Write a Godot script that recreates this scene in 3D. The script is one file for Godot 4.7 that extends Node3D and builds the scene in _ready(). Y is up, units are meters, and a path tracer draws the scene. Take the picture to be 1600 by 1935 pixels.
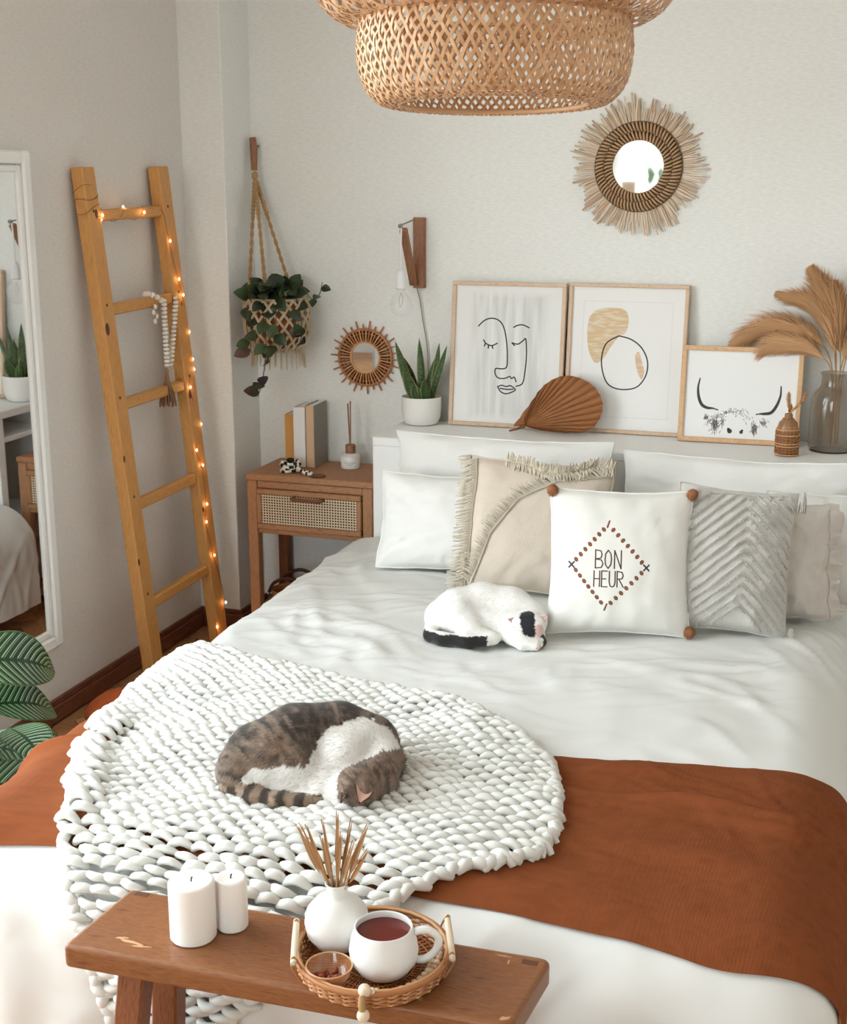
extends Node3D

# A bright bedroom. World axes: x runs along the back wall, y is up, z comes towards the viewer; metres.

const WALL_X := -2.317      # inner face of the left wall
const WALL_Z := -4.54       # inner face of the back wall
const SHELF_Y := 0.803      # top of the headboard
const BED_Y := 0.45
const BED_X0 := -1.541      # where the bed top starts to round over, left
const BED_X1 := -0.10       # ... and right
const BED_Z1 := -2.03       # ... and at the foot
const BED_R := 0.15
const BENCH_Y := 0.46

var M := {}
var rng := RandomNumberGenerator.new()
var wob := FastNoiseLite.new()


class Geo:
	var v := PackedVector3Array()
	var ix := PackedInt32Array()
	var uv := PackedVector2Array()
	var col := PackedColorArray()
	var tint := Color.WHITE

	func vert(p: Vector3, t := Vector2.ZERO) -> int:
		v.append(p)
		uv.append(t)
		col.append(tint)
		return v.size() - 1

	func tri(a: int, b: int, c: int) -> void:
		ix.append(a)
		ix.append(b)
		ix.append(c)

	# a flat polygon with corners of its own, turned away from the point c
	func flat(p: Array, c: Vector3) -> void:
		var n: Vector3 = (p[2] - p[0]).cross(p[1] - p[0])
		var turn := n.dot(p[0] - c) < 0.0
		var first := v.size()
		for q in p:
			vert(q)
		for i in range(1, p.size() - 1):
			if turn:
				tri(first, first + i + 1, first + i)
			else:
				tri(first, first + i, first + i + 1)

	# a box with chamfered edges
	func box(c: Vector3, s: Vector3, b := Basis(), bev := 0.002) -> void:
		var h := s * 0.5
		bev = minf(bev, minf(h.x, minf(h.y, h.z)) * 0.45)
		var p := {}
		for sx in [-1, 1]:
			for sy in [-1, 1]:
				for sz in [-1, 1]:
					var g := Vector3(sx, sy, sz)
					for a in 3:
						var q := g * (h - Vector3.ONE * bev)
						q[a] = g[a] * h[a]
						p[[sx, sy, sz, a]] = c + b * q
		for a in 3:
			var o1 := (a + 1) % 3
			var o2 := (a + 2) % 3
			for s1 in [-1, 1]:
				var f := []
				for d in [[-1, -1], [1, -1], [1, 1], [-1, 1]]:
					var k := [0, 0, 0]
					k[a] = s1
					k[o1] = d[0]
					k[o2] = d[1]
					f.append(p[[k[0], k[1], k[2], a]])
				flat(f, c)
			# the edges that run along a
			for s1 in [-1, 1]:
				for s2 in [-1, 1]:
					var f := []
					for d in [[-1, o1], [1, o1], [1, o2], [-1, o2]]:
						var k := [0, 0, 0]
						k[a] = d[0]
						k[o1] = s1
						k[o2] = s2
						f.append(p[[k[0], k[1], k[2], d[1]]])
					flat(f, c)
		for sx in [-1, 1]:
			for sy in [-1, 1]:
				for sz in [-1, 1]:
					flat([p[[sx, sy, sz, 0]], p[[sx, sy, sz, 1]], p[[sx, sy, sz, 2]]], c)

	# a round bar through points; r is a number or a list
	func tube(pts: Array, r: Variant, sides := 8, caps := true, squash := 1.0, side := Vector3.ZERO) -> void:
		var n := pts.size()
		var up := Vector3.ZERO
		var first := v.size()
		for i in n:
			var d: Vector3 = (pts[mini(i + 1, n - 1)] - pts[maxi(i - 1, 0)]).normalized()
			if i == 0:
				up = side if side != Vector3.ZERO else (Vector3.UP if absf(d.y) < 0.9 else Vector3.RIGHT)
			up = (up - d * up.dot(d)).normalized()
			var bi := d.cross(up)
			var rr: float = r[i] if r is Array else r
			for j in sides:
				var a := TAU * j / sides
				vert(pts[i] + (up * cos(a) + bi * sin(a) * squash) * rr, Vector2(float(j) / sides, float(i) / (n - 1)))
		for i in n - 1:
			for j in sides:
				var k := (j + 1) % sides
				tri(first + i * sides + j, first + (i + 1) * sides + j, first + i * sides + k)
				tri(first + i * sides + k, first + (i + 1) * sides + j, first + (i + 1) * sides + k)
		if caps:
			for e in [0, n - 1]:
				var c := vert(pts[e])
				for j in sides:
					var a: int = first + e * sides + j
					var b: int = first + e * sides + (j + 1) % sides
					if e == 0:
						tri(c, a, b)
					else:
						tri(c, b, a)

	# a turned shape; profile = [Vector2(radius, height)...] from bottom to top on the outside; a repeated point makes a sharp edge
	func lathe(profile: Array, segs := 32, c := Vector3.ZERO, squash := 1.0) -> void:
		var rings := []
		for q in profile:
			rings.append(v.size())
			for j in segs:
				var a := TAU * j / segs
				vert(c + Vector3(q.x * cos(a), q.y, -q.x * sin(a) * squash), Vector2(float(j) / segs, q.y))
		for i in profile.size() - 1:
			if profile[i].is_equal_approx(profile[i + 1]):
				continue
			for j in segs:
				var k := (j + 1) % segs
				tri(rings[i] + j, rings[i + 1] + j, rings[i] + k)
				tri(rings[i] + k, rings[i + 1] + j, rings[i + 1] + k)

	# a sheet f(u, v), u and v from 0 to 1
	func grid(nu: int, nv: int, f: Callable) -> void:
		var first := v.size()
		for i in nu + 1:
			for j in nv + 1:
				vert(f.call(float(i) / nu, float(j) / nv), Vector2(float(i) / nu, float(j) / nv))
		for i in nu:
			for j in nv:
				var a := first + i * (nv + 1) + j
				var b := a + nv + 1
				tri(a, b, a + 1)
				tri(a + 1, b, b + 1)

	func ball(c: Vector3, r: Vector3, segs := 12, rings := 8, b := Basis()) -> void:
		var first := v.size()
		for i in rings + 1:
			var t := PI * i / rings
			for j in segs:
				var a := TAU * j / segs
				vert(c + b * (Vector3(sin(t) * cos(a), -cos(t), -sin(t) * sin(a)) * r), Vector2(float(j) / segs, float(i) / rings))
		for i in rings:
			for j in segs:
				var k := (j + 1) % segs
				tri(first + i * segs + j, first + (i + 1) * segs + j, first + i * segs + k)
				tri(first + i * segs + k, first + (i + 1) * segs + j, first + (i + 1) * segs + k)

	func add(o: Geo, t: Transform3D) -> void:
		var first := v.size()
		v.append_array(t * o.v)
		uv.append_array(o.uv)
		if tint == Color.WHITE:
			col.append_array(o.col)
		else:
			for i in o.v.size():
				col.append(tint)
		for i in o.ix:
			ix.append(first + i)

	func normals() -> PackedVector3Array:
		var n := PackedVector3Array()
		n.resize(v.size())
		for i in range(0, ix.size(), 3):
			var a := ix[i]
			var b := ix[i + 1]
			var c := ix[i + 2]
			var q := (v[c] - v[a]).cross(v[b] - v[a])
			n[a] += q
			n[b] += q
			n[c] += q
		for i in n.size():
			n[i] = n[i].normalized() if n[i].length_squared() > 1e-20 else Vector3.UP
		return n

	func mesh() -> ArrayMesh:
		var a := []
		a.resize(Mesh.ARRAY_MAX)
		a[Mesh.ARRAY_VERTEX] = v
		a[Mesh.ARRAY_NORMAL] = normals()
		a[Mesh.ARRAY_TEX_UV] = uv
		a[Mesh.ARRAY_COLOR] = col
		a[Mesh.ARRAY_INDEX] = ix
		var m := ArrayMesh.new()
		m.add_surface_from_arrays(Mesh.PRIMITIVE_TRIANGLES, a)
		return m


# ---------------------------------------------------------------- nodes

func obj(called: String, g: Variant, m: Material, parent: Node = self, at := Vector3.ZERO, b := Basis()) -> MeshInstance3D:
	var o := MeshInstance3D.new()
	o.name = called
	o.mesh = g if g is Mesh else g.mesh()
	o.material_override = m
	o.transform = Transform3D(b, at)
	parent.add_child(o, true)
	return o


func tag(o: Node, label: String, category: String, group := "") -> Node:
	o.set_meta("label", label)
	o.set_meta("category", category)
	if group:
		o.set_meta("group", group)
	return o


func thing(called: String, label: String, category: String, at := Vector3.ZERO, b := Basis(), group := "") -> Node3D:
	var o := Node3D.new()
	o.name = called
	o.transform = Transform3D(b, at)
	add_child(o, true)
	tag(o, label, category, group)
	return o


func struct(called: String, g: Variant, m: Material, parent: Node = self) -> MeshInstance3D:
	var o := obj(called, g, m, parent)
	if parent == self:
		o.set_meta("kind", "structure")
	return o


func one_box(c: Vector3, s: Vector3, bev := 0.002, b := Basis()) -> Geo:
	var g := Geo.new()
	g.box(c, s, b, bev)
	return g


func span(a: Vector3, b: Vector3, bev := 0.002) -> Geo:
	return one_box((a + b) * 0.5, (b - a).abs(), bev)


func bar(pts: Array, r: Variant, sides := 8, caps := true) -> Geo:
	var g := Geo.new()
	g.tube(pts, r, sides, caps)
	return g


func turned(p: Array, segs := 32) -> Geo:
	var g := Geo.new()
	g.lathe(p, segs)
	return g


func curve(pts: Array, n: int) -> Array:
	# a smooth line through points
	var out := []
	var m := pts.size()
	for i in n + 1:
		var t := float(i) / n * (m - 1)
		var k := mini(int(t), m - 2)
		var f := t - k
		var p0 = pts[maxi(k - 1, 0)]
		var p3 = pts[mini(k + 2, m - 1)]
		out.append(pts[k].cubic_interpolate(pts[k + 1], p0, p3, f))
	return out


func yaw(deg: float) -> Basis:
	return Basis(Vector3.UP, deg_to_rad(deg))


# ---------------------------------------------------------------- materials

func noise(freq: float, octaves := 4, kind := FastNoiseLite.TYPE_SIMPLEX_SMOOTH, s := 1) -> FastNoiseLite:
	var n := FastNoiseLite.new()
	n.noise_type = kind
	n.frequency = freq
	n.fractal_octaves = octaves
	n.seed = s
	return n


func noise_tex(freq: float, colors: Array, octaves := 4, size := 512, s := 1, kind := FastNoiseLite.TYPE_SIMPLEX_SMOOTH) -> NoiseTexture2D:
	var t := NoiseTexture2D.new()
	t.width = size
	t.height = size
	t.seamless = true
	t.noise = noise(freq, octaves, kind, s)
	var r := Gradient.new()
	var off := PackedFloat32Array()
	var cs := PackedColorArray()
	for i in colors.size():
		off.append(float(i) / maxf(1.0, colors.size() - 1))
		cs.append(colors[i])
	r.offsets = off
	r.colors = cs
	t.color_ramp = r
	return t


func c8(r: int, g: int, b: int, a := 255) -> Color:
	return Color8(r, g, b, a)


func plain(c: Color, rough := 0.8, metal := 0.0) -> StandardMaterial3D:
	var m := StandardMaterial3D.new()
	m.albedo_color = c
	m.roughness = rough
	m.metallic = metal
	return m


func planar(m: StandardMaterial3D, scale: Vector3, world := false) -> StandardMaterial3D:
	m.uv1_triplanar = true
	m.uv1_world_triplanar = world
	m.uv1_scale = scale
	m.uv1_triplanar_sharpness = 4.0
	return m


func wood(a: Color, b: Color, c: Color, scale: Vector3, rough := 0.55, s := 1) -> StandardMaterial3D:
	var m := planar(plain(Color.WHITE, rough), scale)
	m.albedo_texture = noise_tex(0.02, [c, b, a, b, a], 5, 512, s)
	return m


func cloth(c: Color, bump := 0.12, scale := 18.0, rough := 0.95) -> StandardMaterial3D:
	var m := plain(c, rough)
	m.metallic_specular = 0.2
	if bump <= 0.1:
		return m
	planar(m, Vector3.ONE * scale)
	m.heightmap_enabled = true
	m.heightmap_texture = M.weave
	m.heightmap_scale = bump
	return m


func weave_image() -> ImageTexture:
	var im := Image.create(256, 256, false, Image.FORMAT_L8)
	var n := noise(0.05, 3, FastNoiseLite.TYPE_SIMPLEX_SMOOTH, 4)
	for y in 256:
		for x in 256:
			var a := sin(TAU * x / 8.0)
			var b := sin(TAU * y / 8.0)
			var h := 0.5 + 0.2 * (a if (int(y / 4.0) + int(x / 8.0)) % 2 == 0 else b) + 0.25 * n.get_noise_2d(x, y)
			im.set_pixel(x, y, Color(h, h, h))
	return ImageTexture.create_from_image(im)


func materials() -> void:
	M.weave = weave_image()
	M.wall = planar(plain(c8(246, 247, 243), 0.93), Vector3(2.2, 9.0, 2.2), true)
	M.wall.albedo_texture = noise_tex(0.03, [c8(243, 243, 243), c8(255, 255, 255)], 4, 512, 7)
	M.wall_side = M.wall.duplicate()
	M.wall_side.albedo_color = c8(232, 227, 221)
	M.ceiling = plain(c8(246, 246, 244), 0.95)
	M.skirting = wood(c8(124, 76, 54), c8(106, 62, 44), c8(86, 48, 34), Vector3(4, 6, 0.7), 0.45, 11)
	M.floor = wood(c8(190, 140, 98), c8(174, 124, 84), c8(152, 104, 68), Vector3(2, 2, 2), 0.5, 12)
	M.white_paint = plain(c8(243, 243, 241), 0.5)
	M.duvet = cloth(c8(228, 228, 224), 0.03, 14.0)
	M.pillow = cloth(c8(234, 233, 229), 0.04, 14.0)
	M.sheet = cloth(c8(226, 225, 221), 0.08, 14.0)
	M.rust = plain(c8(132, 73, 42), 0.92)
	M.knit = cloth(c8(226, 225, 219), 0.10, 30.0)
	M.pine = wood(c8(214, 158, 92), c8(202, 144, 78), c8(180, 120, 60), Vector3(14, 1.2, 14), 0.5, 21)
	M.pine_knot = plain(c8(92, 52, 26), 0.6)
	M.bench = wood(c8(146, 94, 56), c8(130, 80, 46), c8(104, 62, 36), Vector3(1.6, 12, 12), 0.42, 31)
	M.bench_leg = wood(c8(138, 84, 52), c8(120, 70, 42), c8(94, 54, 32), Vector3(12, 1.6, 12), 0.5, 32)
	M.bench_worn = plain(c8(206, 160, 116), 0.7)
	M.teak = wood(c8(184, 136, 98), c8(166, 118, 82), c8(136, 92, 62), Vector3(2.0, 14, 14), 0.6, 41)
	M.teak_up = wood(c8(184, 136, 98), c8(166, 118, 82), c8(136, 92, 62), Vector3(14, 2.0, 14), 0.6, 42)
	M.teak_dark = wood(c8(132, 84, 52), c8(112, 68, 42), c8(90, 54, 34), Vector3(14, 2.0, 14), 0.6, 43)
	M.cane = plain(c8(226, 206, 176), 0.7)
	M.dark = plain(c8(40, 30, 24), 0.7)
	M.bamboo = plain(c8(214, 164, 112), 0.5)
	M.bamboo.vertex_color_use_as_albedo = true
	M.rattan = plain(c8(178, 116, 70), 0.55)
	M.rattan_light = plain(c8(206, 156, 108), 0.6)
	M.straw = plain(c8(214, 190, 158), 0.8)
	M.straw.vertex_color_use_as_albedo = true
	M.seagrass = plain(c8(194, 160, 122), 0.8)
	M.seagrass_dark = plain(c8(112, 84, 62), 0.8)
	M.mirror = plain(c8(238, 240, 240), 0.02, 1.0)
	M.jute = plain(c8(178, 142, 98), 0.9)
	M.macrame = cloth(c8(230, 210, 178), 0.2, 30.0)
	M.terracotta = plain(c8(186, 110, 72), 0.8)
	M.leaf = plain(c8(52, 74, 42), 0.45)
	M.leaf.vertex_color_use_as_albedo = true
	M.stem = plain(c8(96, 84, 52), 0.7)
	M.oak = wood(c8(224, 196, 170), c8(214, 184, 156), c8(198, 166, 138), Vector3(3, 3, 12), 0.6, 61)
	M.oak_warm = wood(c8(226, 188, 148), c8(212, 170, 128), c8(184, 138, 98), Vector3(3, 3, 12), 0.6, 62)
	M.walnut = wood(c8(160, 112, 80), c8(140, 94, 66), c8(108, 70, 48), Vector3(14, 2, 14), 0.5, 63)
	M.steel = plain(c8(150, 152, 150), 0.35, 0.8)
	M.white_plastic = plain(c8(236, 236, 236), 0.4)
	M.glass = plain(Color(1, 1, 1, 0.06), 0.03)
	M.glass.transparency = BaseMaterial3D.TRANSPARENCY_ALPHA
	M.ceramic = plain(c8(240, 239, 236), 0.35)
	M.ceramic_matt = plain(c8(236, 234, 229), 0.7)
	M.wax = plain(c8(245, 243, 238), 0.5)
	M.wax.subsurf_scatter_enabled = true
	M.wax.subsurf_scatter_strength = 0.3
	M.soil = plain(c8(54, 40, 30), 0.95)
	M.paper = plain(c8(244, 243, 239), 0.85)
	M.dry = plain(c8(222, 178, 132), 0.8)
	M.dry.vertex_color_use_as_albedo = true
	M.bead = plain(c8(226, 200, 166), 0.55)
	M.bead_white = plain(c8(240, 234, 224), 0.6)
	M.tassel = plain(c8(150, 112, 84), 0.9)
	M.fringe = cloth(c8(246, 234, 214), 0.2, 30.0)
	M.fur = plain(Color.WHITE, 0.85)
	M.fur.vertex_color_use_as_albedo = true
	M.fur.rim_enabled = true
	M.fur.rim = 0.25
	M.pink = plain(c8(206, 160, 148), 0.6)
	M.black = plain(c8(24, 22, 22), 0.7)
	M.bulb_glow = plain(c8(255, 230, 190), 0.3)
	M.bulb_glow.emission_enabled = true
	M.bulb_glow.emission = c8(255, 216, 156)
	M.bulb_glow.emission_energy_multiplier = 2.5


# ---------------------------------------------------------------- the room

func camera_and_light() -> void:
	var cam := Camera3D.new()
	cam.name = "camera"
	cam.keep_aspect = Camera3D.KEEP_HEIGHT
	cam.fov = 42.3129
	cam.near = 0.05
	cam.far = 60.0
	add_child(cam)
	cam.position = Vector3(0, 1.65, 0)
	cam.rotation_order = EULER_ORDER_YXZ
	cam.rotation = Vector3(deg_to_rad(-14.0794), deg_to_rad(18.2518), 0)
	cam.current = true
	var env := Environment.new()
	env.background_mode = Environment.BG_SKY
	var sky := Sky.new()
	var sm := ProceduralSkyMaterial.new()
	sm.sky_top_color = c8(196, 210, 218)
	sm.sky_horizon_color = c8(238, 247, 249)
	sm.sky_curve = 0.3
	sm.ground_horizon_color = c8(176, 174, 168)
	sm.ground_bottom_color = c8(150, 146, 140)
	sm.sun_angle_max = 0.0
	sky.sky_material = sm
	env.sky = sky
	env.background_energy_multiplier = 6.0
	env.tonemap_mode = Environment.TONE_MAPPER_LINEAR
	env.tonemap_exposure = 2.4
	env.sdfgi_enabled = true
	env.ssao_enabled = true
	env.ssil_enabled = true
	var we := WorldEnvironment.new()
	we.name = "surroundings"
	we.environment = env
	add_child(we)


func wall_with_hole(called: String, m: Material, axis: int, face: float, out: float, lo: Vector2, hi: Vector2, h0: Vector2, h1: Vector2) -> void:
	# a wall of four blocks round one opening; lo..hi = along the wall and up
	var g := Geo.new()
	var parts := [[lo, Vector2(hi.x, h0.y)], [Vector2(lo.x, h1.y), hi], [Vector2(lo.x, h0.y), Vector2(h0.x, h1.y)], [Vector2(h1.x, h0.y), Vector2(hi.x, h1.y)]]
	for p in parts:
		var a: Vector2 = p[0]
		var b: Vector2 = p[1]
		var t := face + out
		if axis == 0:
			g.box(Vector3((face + t) / 2, (a.y + b.y) / 2, (a.x + b.x) / 2), Vector3(absf(out), b.y - a.y, b.x - a.x), Basis(), 0.0005)
		else:
			g.box(Vector3((a.x + b.x) / 2, (a.y + b.y) / 2, (face + t) / 2), Vector3(b.x - a.x, b.y - a.y, absf(out)), Basis(), 0.0005)
	struct(called, g, m)


func window(called: String, axis: int, at: float, h0: Vector2, h1: Vector2, panes: int) -> void:
	var root := Node3D.new()
	root.name = called
	root.set_meta("kind", "structure")
	add_child(root, true)
	var put := func(u: float, y: float, su: float, sy: float, d: float) -> Geo:
		return one_box(Vector3(at, y, u) if axis == 0 else Vector3(u, y, at), Vector3(d, sy, su) if axis == 0 else Vector3(su, sy, d), 0.004)
	var w := h1.x - h0.x
	var h := h1.y - h0.y
	for y in [h0.y + 0.03, h1.y - 0.03]:
		obj("rail", put.call((h0.x + h1.x) / 2, y, w, 0.06, 0.06), M.white_paint, root)
	for i in panes + 1:
		obj("stile", put.call(h0.x + 0.03 + (w - 0.06) * i / panes, (h0.y + h1.y) / 2, 0.06, h - 0.12, 0.06), M.white_paint, root)
	for i in panes:
		obj("pane", put.call(h0.x + 0.03 + (w - 0.06) * (i + 0.5) / panes, (h0.y + h1.y) / 2, (w - 0.06) / panes - 0.06, h - 0.12, 0.006), M.glass, root)


func room() -> void:
	var top := 2.72
	struct("wall_back", span(Vector3(WALL_X - 0.25, -0.1, WALL_Z - 0.25), Vector3(1.75, top + 0.2, WALL_Z), 0.0005), M.wall)
	var a0 := Vector2(-2.75, 0.3)
	var a1 := Vector2(-0.5, 2.62)
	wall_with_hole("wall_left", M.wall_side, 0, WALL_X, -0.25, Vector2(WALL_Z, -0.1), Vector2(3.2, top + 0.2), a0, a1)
	window("window_1", 0, WALL_X - 0.12, a0, a1, 3)
	var b0 := Vector2(-2.25, 0.7)
	var b1 := Vector2(-0.5, 2.55)
	wall_with_hole("wall_front", M.wall, 2, 3.2, 0.25, Vector2(WALL_X, -0.1), Vector2(1.75, top + 0.2), b0, b1)
	window("window_2", 2, 3.32, b0, b1, 2)
	struct("wall_right", span(Vector3(1.5, -0.1, WALL_Z), Vector3(1.75, top + 0.2, 3.2), 0.0005), M.wall)
	struct("ceiling", span(Vector3(WALL_X, top, WALL_Z), Vector3(1.5, top + 0.2, 3.2), 0.0005), M.ceiling)
	# the boxed-in corner
	struct("wall_corner", span(Vector3(WALL_X - 0.01, 0, WALL_Z - 0.01), Vector3(-2.155, top, -4.315), 0.003), M.wall)
	# sub-floor, and the herringbone blocks of the strip that the bed leaves free
	var fl := struct("floor", span(Vector3(WALL_X, -0.1, WALL_Z), Vector3(1.5, -0.008, 3.2), 0.0005), M.floor)
	var tones := []
	for i in 5:
		var m: StandardMaterial3D = M.floor.duplicate()
		var k := 0.86 + 0.07 * i
		m.albedo_color = Color(k, k * (0.97 + 0.012 * i), k * (0.94 + 0.02 * i))
		m.uv1_scale = Vector3(1.1, 9, 9)
		m.uv1_offset = Vector3(0.2 * i, 0.13 * i, 0.37 * i)
		tones.append(m)
	var W := 0.072
	var n := 4
	var one := span(Vector3(-W * n / 2 + 0.0008, -0.012, -W / 2 + 0.0008), Vector3(W * n / 2 - 0.0008, 0, W / 2 - 0.0008), 0.0012)
	var block := one.mesh()
	var rest := [Geo.new(), Geo.new(), Geo.new()]
	rng.seed = 5
	for m in range(-3, 14):
		for k in range(-110, 110):
			for s in 2:
				var c := Vector2(k + n * 0.5 + 2 * n * m, k + 0.5) if s == 0 else Vector2(k + 0.5 + 2 * n * m, k + 1 + n * 0.5)
				c = c * W
				var p := Vector3((c.x - c.y) * sqrt(0.5) + WALL_X - 0.1, 0, (c.x + c.y) * sqrt(0.5) - 3.4)
				if p.z < WALL_Z + 0.13 or p.z > 3.08 or p.x < WALL_X + 0.125 or p.x > 1.38:
					continue
				if p.z > -2.0 or p.x > -1.5:
					rest[rng.randi() % 3].add(one, Transform3D(yaw(-45.0 if s == 0 else 45.0), p))
					continue
				obj("plank", block, tones[rng.randi() % 5], fl, p, yaw(-45.0 if s == 0 else 45.0))
	for i in 3:
		obj("planks", rest[i], tones[i + 1], fl).set_meta("kind", "stuff")
	# skirting
	var sk := Geo.new()
	for e in [[Vector3(WALL_X, 0, -4.315), Vector3(WALL_X + 0.016, 0.052, 3.2)], [Vector3(WALL_X, 0.052, -4.315), Vector3(WALL_X + 0.011, 0.072, 3.2)]]:
		var c: Vector3 = (e[0] + e[1]) / 2
		sk.box(c, e[1] - e[0], Basis(), 0.003)
	struct("baseboard_left", sk, M.skirting)
	var sc := Geo.new()
	for e in [[Vector3(WALL_X + 0.016, 0, -4.315), Vector3(-2.139, 0.055, -4.299)], [Vector3(WALL_X + 0.016, 0.055, -4.315), Vector3(-2.144, 0.072, -4.304)], [Vector3(-2.155, 0, WALL_Z), Vector3(-2.139, 0.055, -4.3155)], [Vector3(-2.155, 0.055, WALL_Z), Vector3(-2.144, 0.072, -4.3155)]]:
		sc.box((e[0] + e[1]) / 2, (e[1] - e[0]).abs(), Basis(), 0.003)
	struct("baseboard_corner", sc, M.skirting)
	struct("baseboard_back", span(Vector3(-2.139, 0, WALL_Z), Vector3(1.5, 0.072, WALL_Z + 0.015), 0.003), M.skirting)


# ---------------------------------------------------------------- the bed

func drape(sx: float, sz: float, off := 0.0) -> Vector3:
	# where a point of a cloth spread over the bed lies: flat on top, rolled over the edges, then hanging
	var ex := BED_X0 - sx if sx < BED_X0 else (sx - BED_X1 if sx > BED_X1 else 0.0)
	var ez := maxf(0.0, sz - BED_Z1)
	var e := sqrt(ex * ex + ez * ez)
	var b := Vector3(clampf(sx, BED_X0, BED_X1), BED_Y + off, minf(sz, BED_Z1))
	if e < 1e-6:
		return b
	var d := Vector3(ex * (-1.0 if sx < BED_X0 else 1.0), 0, ez) / e
	var q := BED_R * PI / 2
	if e < q:
		return Vector3(b.x, BED_Y - BED_R, b.z) + d * sin(e / BED_R) * (BED_R + off) + Vector3.UP * cos(e / BED_R) * (BED_R + off)
	return Vector3(b.x, BED_Y - BED_R - (e - q), b.z) + d * (BED_R + off)


func drape_frame(sx: float, sz: float, off := 0.0) -> Transform3D:
	var e := 0.004
	var p := drape(sx, sz, off)
	var du := (drape(sx + e, sz, off) - drape(sx - e, sz, off)).normalized()
	var dv := (drape(sx, sz + e, off) - drape(sx, sz - e, off))
	dv = (dv - du * dv.dot(du)).normalized()
	return Transform3D(Basis(du, dv.cross(du), dv), p)


func wrinkle(sx: float, sz: float) -> float:
	# creases of the duvet: soft swells, and finer folds that fan out from the pillows
	var a := wob.get_noise_2d(sx * 200.0, sz * 180.0) * 0.010
	var wx := sx + 0.08 * wob.get_noise_2d(sx * 120.0, sz * 120.0 + 50.0)
	var wz := sz + 0.10 * wob.get_noise_2d(sx * 120.0 + 70.0, sz * 120.0)
	var near := clampf((-2.3 - sz) / 1.0, 0.0, 1.0)
	var h := a
	# creases in three directions, each only where its own patch of noise is high
	for e in [[0.25, 520.0, 110.0, 0.0], [-0.5, 430.0, 90.0, 400.0], [1.1, 380.0, 100.0, 800.0]]:
		var ca := cos(e[0])
		var sa := sin(e[0])
		var along: float = wx * ca + wz * sa
		var across: float = -wx * sa + wz * ca
		var ridge := maxf(0.0, 1.0 - absf(wob.get_noise_2d(along * e[2] + e[3], across * e[1])) * 3.2)
		var patch := clampf(wob.get_noise_2d(sx * 130.0 + e[3], sz * 130.0 - e[3]) * 2.5 + 0.35, 0.0, 1.0)
		h += ridge * ridge * patch * 0.009 * (0.45 + 0.55 * near)
	return h


func hang_fold(sx: float, sz: float) -> float:
	# soft upright folds where the duvet hangs at the foot
	var h := clampf((sz - BED_Z1 - 0.12) / 0.3, 0.0, 1.0)
	return h * (0.018 * sin(sx * 17.0 + 0.8) + 0.010 * sin(sx * 39.0 + 2.0))


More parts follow.
